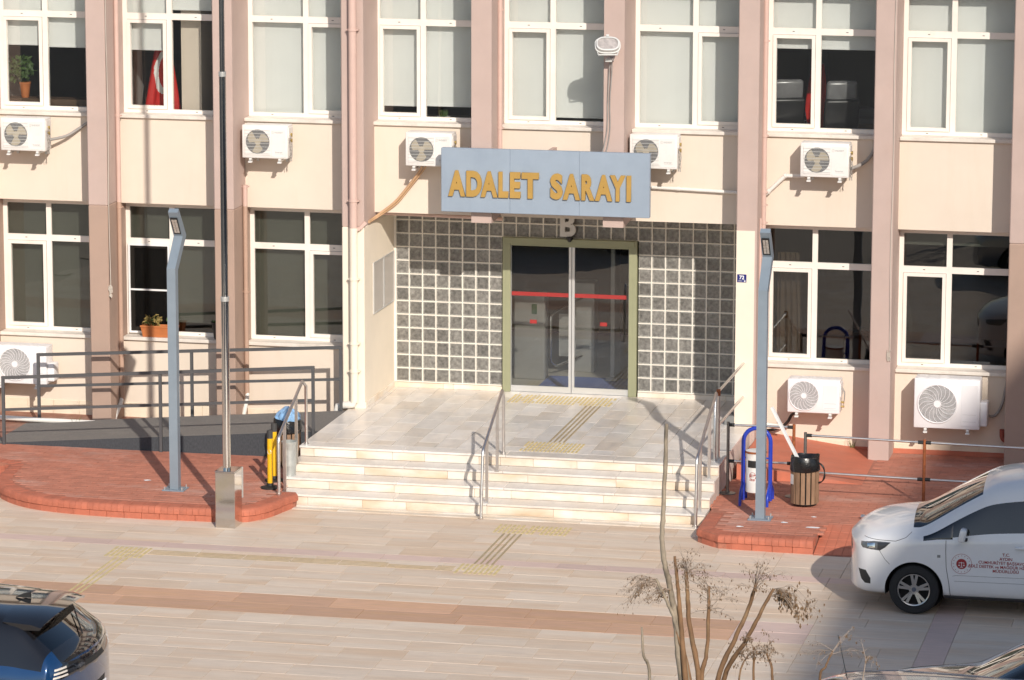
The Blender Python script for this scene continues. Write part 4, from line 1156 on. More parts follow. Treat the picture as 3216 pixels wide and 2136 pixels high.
# ------------------------------------------------------------------ stanchion barriers on the right terrace
m_rust = MATS['rust']; m_st = mat('dull_post', (.22, .205, .19), rough=.45, metal=.7, var=.15, scale=12)
def barrier(label, y, xs_, top, low, rusty=()):
    t = thing('barrier', label, 'barrier', (xs_[0], y, T))
    for i, x in enumerate(xs_):
        q = MB(); q.cyl((x, y, T), (x, y, top[i]+.03), .021, n=12); q.build('post', m_rust if i in rusty else m_st, t, smooth=50)
        q = MB(); q.lathe([(.11, 0), (.11, .01), (.03, .022), (.024, .05)], (x, y, T), 24); q.build('foot', m_st, t, smooth=40)
    for i in range(len(xs_)-1):
        for z0, z1 in ((top[i]-.01, top[i+1]-.01), (low[i], low[i+1])):
            q = MB(); q.cyl((xs_[i]+.06, y, z0), (xs_[i+1]-.06, y, z1), .016, n=12); q.build('bar', m_tube, t, smooth=50)
            for xx, zz in ((xs_[i], z0), (xs_[i+1], z1)):
                s = 1 if xx == xs_[i] else -1
                q = MB(); q.cyl((xx+s*.015, y, zz), (xx+s*.085, y, zz), .024, n=12); q.build('socket', m_black, t, smooth=50)
    return t
barrier('steel bar barrier between the porch and the slatted bin', -4.30, (5.628, 6.508), (.545, .55), (.044, .05), (1,))
barrier('longer steel bar barrier running right from the slatted bin', -4.465, (6.685, 8.258, 9.85), (.485, .46, .44), (-.02, -.045, -.06), (1,))
# ------------------------------------------------------------------ bins, posts and small things
m_wood = mat('bin_wood', (.27, .165, .10), rough=.7, var=.18, scale=10, stretch=(3, 3, .5), objrand=.15)
m_bag = mat('black_bag', (.012, .012, .013), rough=.28, var=.2, scale=20, bump=.4, bscale=25)
m_bluebag = mat('blue_bag', (.28, .50, .78), rough=.3, var=.25, scale=14, bump=.5, bscale=25)
def crumple(prof, c, n, amp, seed, m, name, parent, squash=1):
    rr = random.Random(seed); q = MB(); q.lathe(prof, (0, 0, 0), n, close=True)
    ph = [rr.uniform(0, 6.28) for _ in range(8)]
    vs = []
    for (x, y, z) in q.v:
        a = math.atan2(y, x); r = math.hypot(x, y)
        d = sum(math.sin((i+2)*a*1.0+ph[i]+z*(18+5*i))/(i+2) for i in range(6))
        r2 = r*(1+amp*d); zz = z+amp*.25*d*min(1, r*8)
        vs.append((c[0]+r2*math.cos(a), c[1]+r2*math.sin(a)*squash, c[2]+zz))
    q.v = vs
    return q.build(name, m, parent, smooth=35)
def slat_bin(label, x, y, blue=False, loop=True):
    t = thing('litter_bin', label, 'litter bin', (x, y, T), 'slatted litter bins')
    q = MB(); q.cyl((x, y, T+.04), (x, y, .06), .150, n=24); q.build('liner', m_black, t, smooth=40)
    q = MB(); q.lathe([(.165, .035), (.172, .035), (.172, .055), (.165, .055)], (x, y, T), 24, close=False); q.build('ring', m_black, t); q = MB(); q.lathe([(.165, .40), (.172, .40), (.172, .42), (.165, .42)], (x, y, T), 24, close=False)
    for a in range(0): q.cyl((x+.15*math.cos(a*1.57+.5), y+.15*math.sin(a*1.57+.5), T), (x+.15*math.cos(a*1.57+.5), y+.15*math.sin(a*1.57+.5), T+.06), .012, n=8)
    q.build('top_ring', m_black, t)
    for i in range(16):
        a = 2*math.pi*i/16
        q = MB(); q.mbox(Matrix.Translation((x+.178*math.cos(a), y+.178*math.sin(a), -.12)) @ Matrix.Rotation(a, 4, 'Z'), .014, .052, .47); q.build('slat', m_wood, t)
    crumple([(.175, -.02), (.196, .0), (.200, .05), (.198, .10), (.190, .15), (.182, .185), (.172, .19), (.15, .15), (.10, .11)], (x, y, .08), 56, .06, 5 if blue else 9, m_bag, 'bag', t)
    if blue:
        crumple([(.165, 0), (.175, .03), (.165, .08), (.13, .135), (.07, .165), (.01, .17)], (x+.02, y, .235), 52, .17, 3, m_bluebag, 'blue_bag', t)
    if loop:
        q = MB(); q.tube(smooth3([(x+.18, y-.02, .19), (x+.245, y-.03, .13), (x+.265, y-.04, .03), (x+.24, y-.04, -.05), (x+.19, y-.03, -.08)], 5), [.006+.008*abs(math.sin(i*.4)) for i in range(21)], 8); q.build('bag_tail', m_bag, t, smooth=60)
        q = MB(); q.mbox(Matrix.Translation((x-.155, y-.115, -.03)) @ Matrix.Rotation(R_(-53), 4, 'Z'), .07, .004, .13); q.build('sticker', mat('sticker', (.70, .69, .66), rough=.5, var=.1, scale=40), t)
    return t
slat_bin('round wooden slatted bin with a black bag on the right terrace', 6.73, -4.78)
slat_bin('slatted bin holding a pale blue bag behind the left handrail', -.56, -3.92, True, False)
tb = MB(); tb.beam((6.268, -4.72, .884), (6.66, -4.78, .17), .058, .03); tag(tb.build('plastic_strip', mat('white_strip', (.80, .80, .79), rough=.35)), 'long white plastic strip leaning out of the slatted bin', 'strip')
# white cylindrical bin in a blue hoop
m_wbin = mat('white_enamel', (.74, .72, .69), rough=.4, var=.05, scale=6, dirt=(.42, .24, .13), dscale=5, damt=.5)
m_hoop = mat('blue_tube', (.022, .05, .42), rough=.3, var=.06)
wb = thing('hoop_bin', 'white cylindrical bin hung in a blue tube hoop behind the right lamp post', 'litter bin', (6.08, -4.78, T))
q = MB(); cx, cy = 6.075, -4.75
q.lathe([(.128, -.25), (.136, -.245), (.136, .285), (.140, .285), (.140, .300), (.120, .305)], (cx, cy, 0), 32, close=True); q.build('drum', m_wbin, wb, smooth=40)
q = MB(); q.lathe([(.1405, .275), (.143, .275), (.143, .302), (.1405, .302)], (cx, cy, 0), 32, close=False); q.build('rusty_rim', MATS['rust'], wb, smooth=40)
q = MB(); n = 10
for i in range(n):
    a0 = R_(-132+84*i/n); a1 = R_(-132+84*(i+1)/n)
    q.add([(cx+.1375*math.cos(a0), cy+.1375*math.sin(a0), .09), (cx+.1375*math.cos(a1), cy+.1375*math.sin(a1), .09), (cx+.1375*math.cos(a1), cy+.1375*math.sin(a1), .185), (cx+.1375*math.cos(a0), cy+.1375*math.sin(a0), .185)], [(0, 1, 2, 3)])
q.build('slot', m_black, wb)
def wrap(me, cx, cy, r, x0):     # bend flat text onto a cylinder facing -y
    for v in me.vertices:
        a = (v.co.x-x0)/r; v.co = Vector((cx+r*math.sin(a), cy-r*math.cos(a), v.co.z))
    return me
m_logo = mat('red_print', (.55, .045, .03), rough=.5)
q = MB(); q.add([(cx-.02+.075*math.cos(2*math.pi*i/28), 0, .0-.03+.085*math.sin(2*math.pi*i/28)) for i in range(28)], [tuple(range(28))])
me = q.mesh('label_disc', m_wht); wrap(me, cx, cy, .1368, cx); link('label_disc', me, wb)
for txt, sz, xx, zz, bo in (('e', .16, cx-.065, -.055, .012), ('EFELER', .026, cx-.068, -.085, .0005)):
    me = text_mesh(txt, sz, .0005, bold=bo); me.transform(face_y(xx, 0, zz)); wrap(me, cx, cy, .1376, cx); me.materials.clear(); me.materials.append(m_logo); link('logo', me, wb)
q = MB(); hp = []
for s in (-1, 1): pass
hp = [(5.905, cy, T+.03), (5.905, cy, .38)]+[(6.085-.18*math.cos(R_(a)), cy, .42+.18*math.sin(R_(a))) for a in range(0, 181, 15)]+[(6.265, cy, .38), (6.265, cy, T+.03)]
q.tube(hp, .028, 12); q.build('hoop', m_hoop, wb, smooth=60)
for x in (5.905, 6.265):
    for s in (-1, 1):
        q = MB(); q.tube(smooth3([(x, cy, -.12), (x, cy+s*.10, -.18), (x, cy+s*.22, -.26), (x, cy+s*.25, T)], 4), .02, 10); q.build('foot', m_hoop, wb, smooth=60)
    q = MB(); q.cyl((x, cy, .20), (cx+(x-cx)*.72, cy, .20), .012, n=8); q.build('pivot', m_hoop, wb)
# yellow flexible posts
m_yel = mat('yellow_plastic', (.78, .45, .01), rough=.4, var=.04)
for x, y, lab in ((-.405, -5.33, 'yellow flexible post in front, next to the left handrail'), (-.475, -4.88, 'yellow flexible post just behind the front one')):
    t = thing('flexible_post', lab, 'post', (x, y, T), 'yellow flexible posts')
    q = MB(); q.lathe([(.13, 0), (.13, .015), (.05, .035), (.045, .07)], (x, y, T), 28); q.build('rubber_base', m_black, t, smooth=40)
    q = MB(); q.cyl((x, y, T+.05), (x, y, .28), .037, n=20); q.build('tube', m_yel, t, smooth=40)
    q = MB(); q.cyl((x, y, .28), (x, y, .385), .040, n=20); q.build('cap', mat('dark_cap', (.05, .05, .05), rough=.6), t, smooth=40)
    if y < -5:
        q = MB(); q.add([(x+.0*i+.03*math.cos(2*math.pi*i/16), 0, .10+.03*math.sin(2*math.pi*i/16)) for i in range(16)], [tuple(range(16))]); me = q.mesh('sticker', m_wht); wrap(me, x, y, .0378, x); link('sticker', me, t)
# metal bucket
q = MB(); q.lathe([(.085, 0), (.10, .22), (.105, .225), (.105, .235), (.098, .235), (.098, .10)], (-.235, -4.98, T), 24); q.lathe([(.0955, .13), (.099, .135), (.0955, .14)], (-.235, -4.98, T), 24, close=False)
q.v = [(a, b_, T+(c-T)*2.45) for a, b_, c in q.v]
tag(q.build('bucket', mat('galvanised', (.50, .52, .50), rough=.45, metal=.5, var=.1, scale=12), smooth=40), 'galvanised metal drum behind the left handrail', 'bucket')
# drink can and litter
cn = thing('drink_can', 'crushed silver drink can lying on the right terrace', 'can', (7.615, -5.43, T))
q = MB(); M = Matrix.Translation((7.615, -5.43, T+.032)) @ Matrix.Rotation(R_(-25), 4, 'Z') @ Matrix.Rotation(R_(90), 4, 'Y')
q.lathe([(.024, -.06), (.032, -.052), (.031, -.01), (.026, .0), (.032, .012), (.032, .052), (.024, .06)], (0, 0, 0), 16); q.v = [tuple(M @ Vector(p)) for p in q.v]; q.build('body', mat('can_metal', (.55, .54, .55), rough=.3, metal=.8, var=.5, scale=40), cn, smooth=40)
lr = random.Random(4)
for x, y, lab, s in ((6.62, -5.85, 'white paper scrap near the bin on the right terrace', .05), (7.02, -6.05, 'torn white paper streak in front of the right lamp post', .07), (6.95, -5.45, 'small white scrap right of the lamp post foot', .03), (-2.15, -5.25, 'white scrap on the left terrace', .045), (-.85, -5.75, 'tiny white scrap left of the flagpole box', .02), (6.1, -6.2, 'pale smear of paper on the right kerb terrace', .05)):
    q = MB(); pts = [(x+s*lr.uniform(.6, 1.2)*math.cos(a)*1.4, y+s*lr.uniform(.4, 1)*math.sin(a), T+.004+.004*lr.random()) for a in [i*.9 for i in range(7)]]
    q.add(pts+[(x, y, T+.012)], [(i, (i+1) % 7, 7) for i in range(7)]); tag(q.build('paper_scrap', m_wht), lab, 'litter')

# ------------------------------------------------------------------ plants
m_leaf = mat('leaf_green', (.06, .11, .025), rough=.6, var=.35, scale=20, objrand=.1)
m_leafd = mat('leaf_dry', (.30, .22, .07), rough=.7, var=.3, scale=20)
m_terra = mat('terracotta', (.50, .165, .05), rough=.7, var=.06, scale=8)
def leaves(q, c, rad, n, s, seed, droop=.3, sc=(1, 1, 1)):
    r = random.Random(seed)
    for i in range(n):
        d = Vector((r.gauss(0, 1), r.gauss(0, 1), r.gauss(0, 1))).normalized()*rad*r.random()**.5
        p = Vector(c)+Vector((d.x*sc[0], d.y*sc[1], d.z*sc[2]))
        a = Vector((r.gauss(0, 1), r.gauss(0, 1), r.gauss(0, 1)-droop)).normalized(); b_ = a.cross(Vector((r.gauss(0, 1), r.gauss(0, 1), r.gauss(0, 1)))).normalized()
        L = s*r.uniform(.6, 1.3)
        q.add([p, p+a*L*.5+b_*L*.22, p+a*L, p+a*L*.5-b_*L*.22], [(0, 1, 2, 3)])
fb = thing('flower_box', 'orange ribbed flower box with dry flowers on the lower window sill', 'flower box', (-3.3, -1.02, .79))
q = MB(); x0, x1 = -3.555, -3.02
q.add([(x0+.03, -1.12, .792), (x1-.03, -1.12, .792), (x1-.03, -.97, .792), (x0+.03, -.97, .792), (x0, -1.14, .955), (x1, -1.14, .955), (x1, -.95, .955), (x0, -.95, .955), (x0+.015, -1.125, .955), (x1-.015, -1.125, .955), (x1-.015, -.965, .955), (x0+.015, -.965, .955), (x0+.02, -1.12, .935), (x1-.02, -1.12, .935), (x1-.02, -.97, .935), (x0+.02, -.97, .935)],
      [(0, 3, 2, 1), (0, 1, 5, 4), (1, 2, 6, 5), (2, 3, 7, 6), (3, 0, 4, 7), (4, 5, 9, 8), (5, 6, 10, 9), (6, 7, 11, 10), (7, 4, 8, 11), (8, 9, 13, 12), (9, 10, 14, 13), (10, 11, 15, 14), (11, 8, 12, 15), (12, 13, 14, 15)])
q.build('box', m_terra, fb)
q = MB()
for i in range(24):
    x = x0+.035+i*.0205; q.box(x, x+.010, -1.137, -1.12, .80, .93)
q.v = [(a, b_-.0+(c-.80)*-.13+.014, c) for a, b_, c in q.v]; q.build('rib', m_terra, fb)
q = MB(); q.box(x0-.004, x1+.004, -1.148, -1.139, .938, .962); q.build('rim', m_terra, fb)
q = MB(); leaves(q, (-3.47, -1.05, 1.02), .075, 70, .05, 1); leaves(q, (-3.33, -1.05, 1.04), .085, 80, .05, 2); q.build('foliage', m_leafd, fb)
q = MB(); leaves(q, (-3.40, -1.03, 1.0), .10, 80, .05, 3); leaves(q, (-3.14, -1.04, 1.0), .04, 26, .06, 4, -1.5); q.build('foliage', m_leaf, fb)
pt = thing('plant_pot', 'black flower pot on the lower window sill behind the flagpole', 'plant pot', (-2.40, -1.03, .79))
q = MB(); q.lathe([(.075, .001), (.115, .235), (.122, .235), (.122, .25), (.108, .25), (.10, .21)], (-2.39, -1.03, .79), 24); q.build('pot', m_black, pt, smooth=40)
q = MB(); leaves(q, (-2.43, -1.05, 1.03), .05, 20, .06, 7, -.6); q.build('foliage', m_leaf, pt)
pp = thing('potted_plant', 'leafy houseplant in an orange pot inside the far left upper window', 'potted plant', (-5.44, -.62, 4.1))
q = MB(); q.lathe([(.055, 0), (.08, .20), (.088, .20), (.088, .225), (.07, .225)], (-5.44, -.60, 4.19), 20); q.build('pot', m_terra, pp, smooth=40)
q = MB(); leaves(q, (-5.50, -.62, 4.62), .20, 330, .10, 8, .8, (1, .7, 1)); q.build('foliage', m_leaf, pp)
q = MB(); q.box(-5.70, -4.2, -.74, -.45, 4.10, 4.19); tag(q.build('cabinet', mat('dark_wood', (.10, .06, .035), rough=.5)), 'low dark cabinet behind the far left upper window', 'cabinet')
p3_ = thing('potted_plant', 'small spiky plant on a saucer inside the upper window left of the sign', 'potted plant', (.885, -.70, 4.07))
q = MB(); q.lathe([(.06, 0), (.10, .02), (.09, .02)], (.885, -.70, 4.075), 20); q.build('saucer', m_wht, p3_, smooth=40)
q = MB()
for i in range(34):
    a = i*2.4; r = .008*math.sqrt(i); q.cyl((.885+r*math.cos(a), -.70+r*math.sin(a), 4.09), (.885+r*1.7*math.cos(a), -.70+r*1.7*math.sin(a), 4.09+.085+.02*math.sin(i)), .006, .002, n=4)
q.build('foliage', m_leaf, p3_)
q = MB(); gr_ = random.Random(11)
for cx_, cy_ in ((-4.28, -1.98), (-3.1, -1.95), (-2.55, -1.93), (6.9, -1.2)):
    for i in range(16):
        a = gr_.uniform(0, 6.28); l = gr_.uniform(.06, .20); p = Vector((cx_+gr_.uniform(-.03, .03), cy_+gr_.uniform(-.02, .02), -.40 if cx_ < 0 else -.35))
        e = p+Vector((math.cos(a)*l*.5, math.sin(a)*l*.3, l)); q.add([p+Vector((-.003, 0, 0)), p+Vector((.003, 0, 0)), e], [(0, 1, 2)])
tag(q.build('weeds', mat('weed_green', (.13, .16, .05), rough=.7)), 'thin weeds growing along the wall foot', 'weeds', kind='stuff')

# ------------------------------------------------------------------ things inside the upper windows
m_flag = mat('flag_red', (.56, .018, .012), rough=.38, var=.12, scale=6)
m_flagw = mat('flag_white', (.75, .74, .72), rough=.4)
def furled_flag(label, x, y, zb, h, r, seed, cres=True):
    t = thing('furled_flag', label, 'flag', (x, y, zb))
    q = MB(); n, mrow = 150, 90; k = 0
    for i in range(mrow+1):
        f = i/mrow; rad = r*(.32+.68*(1-f)**.9)
        for j in range(n):
            a = 2*math.pi*j/n; fold = .12*math.sin(5*a+seed+f*1.2)+.05*math.sin(11*a+2*seed)
            q.v.append((x+rad*(1+fold)*math.cos(a)+.04*f, y+rad*.7*(1+fold)*math.sin(a), zb+h*f))
    for i in range(mrow):
        for j in range(n):
            f = (i+.5)/mrow; a = 2*math.pi*(j+.5)/n
            # crescent: big disc minus smaller disc on the unrolled front half
            u = (math.cos(a)*r*(.32+.68*(1-f)))/1.0; w = (f-.70)*h
            front = math.sin(a) < .1
            d1 = math.hypot((u-.055)/.15, w/.31); d2 = math.hypot((u-.105)/.125, (w-.01)/.25)
            q.f.append((i*n+j, i*n+(j+1) % n, (i+1)*n+(j+1) % n, (i+1)*n+j)); q.m.append(1 if (cres and front and d1 < 1 and d2 > 1) else 0)
    q.f.append(tuple(mrow*n+j for j in range(n))); q.m.append(0)
    q.build('cloth', [m_flag, m_flagw], t, smooth=60)
    q = MB(); q.cyl((x+.03, y, zb), (x+.05, y, zb+h+.35), .014, n=8); q.build('pole', m_brass, t, smooth=50)
    return t
furled_flag('furled red flag with white crescent inside the left upper window', -3.42, -.42, 3.75, 1.22, .30, 1.0)
furled_flag('furled red flag beside the office chairs in the right upper window', 6.05, .55, 3.60, 1.25, .24, 2.2, False)
m_leather = mat('grey_leather', (.17, .17, .175), rough=.25, var=.1, scale=8)
m_blk = mat('black_leather', (.015, .015, .016), rough=.35)
def office_chair(label, x, y, rz):
    t = thing('office_chair', label, 'chair', (x, y, 3.27), 'office chairs behind the right upper window')
    M = Matrix.Translation((x, y, 0)) @ Matrix.Rotation(rz, 4, 'Z')
    q = MB(); q.bev(-.26, .26, -.25, .25, 3.70, 3.80, .04, seg=2, M=M); q.build('seat', m_blk, t, smooth=40)
    B = M @ Matrix.Translation((0, .27, 3.82)) @ Matrix.Rotation(R_(-14), 4, 'X')
    q = MB(); q.bev(-.25, .25, -.05, .05, 0, .70, .045, seg=3, M=B); q.build('backrest', m_blk, t, smooth=40)
    q = MB(); q.bev(-.22, .22, -.065, .055, .62, .94, .05, seg=3, M=B @ Matrix.Rotation(R_(6), 4, 'X')); q.build('headrest', m_leather, t, smooth=40)
    for s in (-1, 1):
        q = MB(); q.bev(s*.29-.035, s*.29+.035, -.18, .20, 3.98, 4.03, .015, seg=2, M=M); q.box(0, 0, 0, 0, 0, 0) if 0 else None; q.build('armrest', m_leather, t, smooth=40)
        q = MB(); q.tube([M @ Vector((s*.29, -.05, 3.99)), M @ Vector((s*.29, -.02, 3.80)), M @ Vector((s*.2, 0, 3.74))], .015, 8); q.build('armrest_bracket', m_chrome, t, smooth=50)
    q = MB(); q.cyl(M @ Vector((0, 0, 3.36)), M @ Vector((0, 0, 3.70)), .03, n=12); q.build('column', m_chrome, t, smooth=50)
    for i in range(5):
        a = i*1.2566; q = MB(); q.beam(M @ Vector((0, 0, 3.36)), M @ Vector((.28*math.cos(a), .28*math.sin(a), 3.30)), .04, .03); q.build('leg', m_chrome, t)
    return t
office_chair('office chair with grey headrest behind the right pane of the chairs window', 6.46, -.30, R_(200))
office_chair('office chair with grey headrest behind the opening sash of the chairs window', 5.70, -.30, R_(200))
jk = thing('hanging_shirt', 'dark plaid shirt hanging between the office chairs', 'shirt', (5.93, -.35, 4.1))
q = MB(); vs = []; fs = []; n = 60
for i in range(n+1):
    f = i/n
    for j in range(37):
        g_ = j/36; vs.append((5.93+(g_-.5)*(.12+.20*f), -.35+.03*math.sin(g_*12+f*2), 4.58-.62*f))
for i in range(n):
    for j in range(36): fs.append((i*37+j, i*37+j+1, (i+1)*37+j+1, (i+1)*37+j))
q.add(vs, fs); q.m = [1 if ((k_ // 36) % 7 == 0 or (k_ % 36) % 7 == 0) else 0 for k_ in range(len(fs))]
q.build('cloth', [mat('plaid_dark', (.03, .035, .05), rough=.9), mat('plaid_light', (.35, .36, .38), rough=.9)], jk, smooth=60)
q = MB(); q.box(6.62, 7.12, .15, .75, 3.26, 4.05); tag(q.build('desk', MATS['dark_wood']), 'dark desk corner behind the chairs window', 'desk')
for i in range(6):
    q = MB(); q.box(6.70+.01*i % .03, 7.0, .22, .52, 4.05+.035*i+.001, 4.05+.035*(i+1)); 
    tag(q.build('folder', mat('folder_grey', (.12, .125, .14), rough=.7, objrand=.4)), ['lowest', 'second lowest', 'third lowest', 'third highest', 'second highest', 'topmost'][i]+' grey paper folder in the stack behind the chairs window', 'folder', 'stack of grey folders on the desk')
# curved dark chair and curtain behind the lower right window
q = MB(); q.tube([(6.87-.19*math.cos(R_(a)), -.5, 1.02+.19*math.sin(R_(a))) for a in range(0, 181, 12)], .03, 8); q.cyl((6.68, -.5, .1), (6.68, -.5, 1.02), .03, n=8); q.cyl((7.06, -.5, .1), (7.06, -.5, 1.02), .03, n=8); q.bev(6.66, 7.08, -.62, -.2, .45, .52, .02)
tag(q.build('arched_chair', m_blk, smooth=50), 'black chair with an arched back inside the lower right window', 'chair')
q = MB(); vs = []; fs = []
for i in range(25):
    x = 5.72+.30*i/24; yy = -.62+.03*math.sin(i*1.1); vs += [(x, yy, 2.3), (x+(.10 if i > 6 else .02)*(i/24), yy, .35)]
for i in range(24): fs.append((2*i, 2*i+2, 2*i+3, 2*i+1))
q.add(vs, fs); tag(q.build('curtain', mat('brown_curtain', (.38, .27, .20), rough=.9), smooth=60), 'tan curtain drawn aside inside the lower window by the lamp post', 'curtain')
# wall of the room seen through the second upper window
q = MB(); q.box(-3.02, -2.72, -.68, 1.2, 3.26, 6.0); q.build('inner_pier', m_wall, court)

# ------------------------------------------------------------------ foreground shrub
m_bark = mat('shrub_bark', (.215, .12, .06), rough=.8, var=.25, scale=14, stretch=(1, 1, .4), objrand=.15, dirt=(.27, .20, .11), dscale=6, damt=.6)
m_barkg = mat('grey_bark', (.33, .27, .20), rough=.85, var=.3, scale=16, stretch=(1, 1, .4), dirt=(.10, .09, .08), dscale=7, damt=.6)
m_seed = mat('dry_seed', (.215, .135, .075), rough=.9, var=.4, scale=30)
m_twig = mat('dry_twig', (.36, .28, .22), rough=.9, var=.2, scale=20)
SY = -26.0
def shrub(label, base, stems, seed, trunk=False):
    t = thing('bare_shrub', label, 'shrub', base)
    r = random.Random(seed); tw = MB(); sd_ = MB()
    if trunk:
        q = MB(); q.tube([Vector(base), Vector(base)+Vector((.01, 0, 1.2)), Vector(base)+Vector((0, 0, 2.6)), Vector(base)+Vector((0, 0, 2.95))], [.10, .075, .07, .05], 12); q.build('trunk', m_barkg, t, smooth=60)
    for (pts, r0, r1, m, head) in stems:
        P = [Vector(base)+Vector((r.uniform(-.03, .03), r.uniform(-.03, .03), 2.2 if trunk else 0))]+[Vector((x, SY+r.uniform(-.04, .04), z)) for x, z in pts]
        S = smooth3(P, 7); n = len(S)
        S = [p+Vector((r.uniform(-.003, .003), r.uniform(-.003, .003), 0)) for p in S]
        rad = [(r0*1.35+(r1-r0*1.35)*(i/(n-1)))*(1+(.12 if i % 7 == 3 else 0)) for i in range(n)]
        q = MB(); q.tube(S, rad, 9); q.build('stem', m, t, smooth=60)
        if not head: continue
        tip = S[-1]; kind, nn, L = head
        for i in range(nn):
            back = r.randint(0, 3); p = S[-1-back]
            a = r.uniform(0, 6.28); el = r.uniform(-.3, 1.2) if kind == 'up' else r.uniform(-.25, .45)
            d = Vector((math.cos(a)*math.cos(el), math.sin(a)*math.cos(el), math.sin(el)))
            if kind == 'right': d = (d*.5+Vector((.9, 0, -.05))).normalized()
            if kind == 'left': d = (d*.5+Vector((-.9, 0, -.1))).normalized()
            l = L*r.uniform(.6, 1.55); e = p+d*l+Vector((0, 0, -.25*l*l if kind == 'up' else -.45*l))
            mid = p+d*l*.55+Vector((0, 0, .04*l))
            path = smooth3([p, mid, e], 4); tw.tube(path, [.003-.002*k/(len(path)-1) for k in range(len(path))], 4)
            for s in range(r.randint(5, 8)):
                c = path[r.randint(2, len(path)-1)]
                d2 = (d+Vector((r.gauss(0, .7), r.gauss(0, .7), r.gauss(0, .6)))).normalized(); l2 = l*r.uniform(.25, .6)
                e2 = c+d2*l2+Vector((0, 0, -.3*l2)); pth = smooth3([c, c+d2*l2*.5+Vector((0, 0, .03*l2)), e2], 3)
                tw.tube(pth, [.0014, .0013, .0012, .0010, .0009, .0008, .0007][:len(pth)], 3, caps=False)
                for _ in range(r.randint(2, 4)):
                    pc = pth[r.randint(1, len(pth)-1)]+Vector((r.gauss(0, .008), r.gauss(0, .008), -abs(r.gauss(0, .008))))
                    if r.random() < (.9 if kind == 'right' else .42):
                        k = r.uniform(.010, .024)*(1.7 if kind == 'right' else 1); w = k*.24
                        a2 = r.uniform(0, 3.14); dx, dy = math.cos(a2)*w, math.sin(a2)*w
                        sd_.add([pc, pc+Vector((dx, dy, -k*.5)), pc+Vector((r.uniform(-.004, .004), 0, -k)), pc+Vector((-dx, -dy, -k*.5)), pc+Vector((-dy, dx, -k*.5)), pc+Vector((dy, -dx, -k*.5))],
                                [(0, 1, 2, 3), (0, 4, 2, 5)])
    if tw.f: tw.build('twigs', m_twig, t, kind='stuff')
    if sd_.f: sd_.build('seed_clusters', m_seed, t, kind='stuff')
    return t
shrub('pruned shrub with many brown stems and dry seed heads in front of the steps', (8.89, SY, G), [
    ([(8.86, 2.3), (8.748, 3.041), (8.711, 3.426), (8.66, 3.727), (8.627, 3.936), (8.598, 4.138), (8.603, 4.467), (8.621, 5.003)], .022, .015, m_barkg, None),
    ([(8.87, 2.3), (8.788, 3.043), (8.748, 3.434), (8.715, 3.771), (8.693, 3.995)], .023, .010, m_bark, None),
    ([(8.90, 2.3), (8.891, 3.049), (8.814, 3.5), (8.792, 3.775), (8.784, 3.898)], .020, .012, m_bark, ('up', 16, .18)),
    ([(8.90, 2.3), (8.911, 3.05), (8.949, 3.302), (8.95, 3.771)], .019, .011, m_bark, ('up', 18, .19)),
    ([(8.92, 2.3), (9.032, 3.057), (9.158, 3.382), (9.254, 3.624), (9.311, 3.818)], .019, .012, m_bark, ('up', 15, .16)),
    ([(8.93, 2.3), (9.073, 3.06), (9.254, 3.397), (9.364, 3.624), (9.444, 3.785)], .018, .011, m_bark, ('right', 17, .20)),
    ([(8.88, 2.3), (8.799, 3.045), (8.711, 3.456), (8.63, 3.661), (8.552, 3.817)], .017, .010, m_barkg, ('left', 18, .19)),
    ([(8.88, 2.3), (8.814, 3.045), (8.726, 3.368), (8.674, 3.588), (8.652, 3.734)], .013, .008, m_bark, ('left', 12, .13)),
], 5, True)
shrub('small dry shrub with thin twigs right of the large one', (9.31, SY, G), [
    ([(9.305, 2.4), (9.301, 3.074), (9.304, 3.34)], .010, .007, m_bark, ('up', 12, .11)),
    ([(9.38, 2.4), (9.452, 3.074), (9.398, 3.311)], .013, .007, m_bark, ('up', 13, .12)),
    ([(9.25, 2.4), (9.195, 3.06), (9.261, 3.265)], .009, .005, m_bark, ('up', 9, .10)),
], 8, True)
shrub('single grey green pruned stem left of the shrub', (8.54, SY, G), [([(8.53, 2.0), (8.506, 3.024), (8.473, 3.221), (8.447, 3.434)], .013, .008, m_barkg, None)], 9)
shrub('sparse young twig shrub beside the silver roof', (9.78, SY, G), [([(9.79, 2.4), (9.804, 3.096), (9.848, 3.221), (9.899, 3.338)], .012, .005, m_bark, ('up', 6, .18)), ([(10.0, 2.4), (10.119, 3.096), (10.141, 3.294)], .005, .003, m_twig, ('up', 4, .10))], 12)
# ------------------------------------------------------------------ cars
m_vanw = mat('van_white', (.80, .80, .81), rough=.22, var=.015, scale=2, coat=.6, dirt=(.60, .57, .53), dscale=2.5, damt=.18)
m_suvb = mat('suv_blue', (.008, .05, .15), rough=.22, metal=.35, var=.03, scale=2, coat=1.0)
m_gloss = mat('gloss_black', (.010, .010, .012), rough=.08, var=.02, coat=.8)
m_silver = mat('car_silver', (.34, .35, .37), rough=.25, metal=.6, var=.03, scale=3, coat=.8)
m_darkc = mat('car_black', (.014, .014, .016), rough=.15, var=.03, coat=1.0)
m_tyre = mat('tyre', (.022, .022, .023), rough=.85, var=.15, scale=20, bump=.2, bscale=60)
m_rim = mat('alloy', (.48, .47, .46), rough=.25, metal=.9, var=.05)
m_under = mat('underbody', (.012, .012, .012), rough=.9)
g_car = glass('car_glass', (.16, .18, .19), wav=.04)
g_ws = glass('car_windscreen', (.34, .38, .37), wav=.12)
m_lens = mat('clear_lens', (.12, .125, .13), rough=.08, var=.3, scale=14, spec=.9)
m_chr = mat('chrome', (.75, .75, .75), rough=.08, metal=1.0)
m_int = mat('car_interior', (.03, .03, .032), rough=.8)

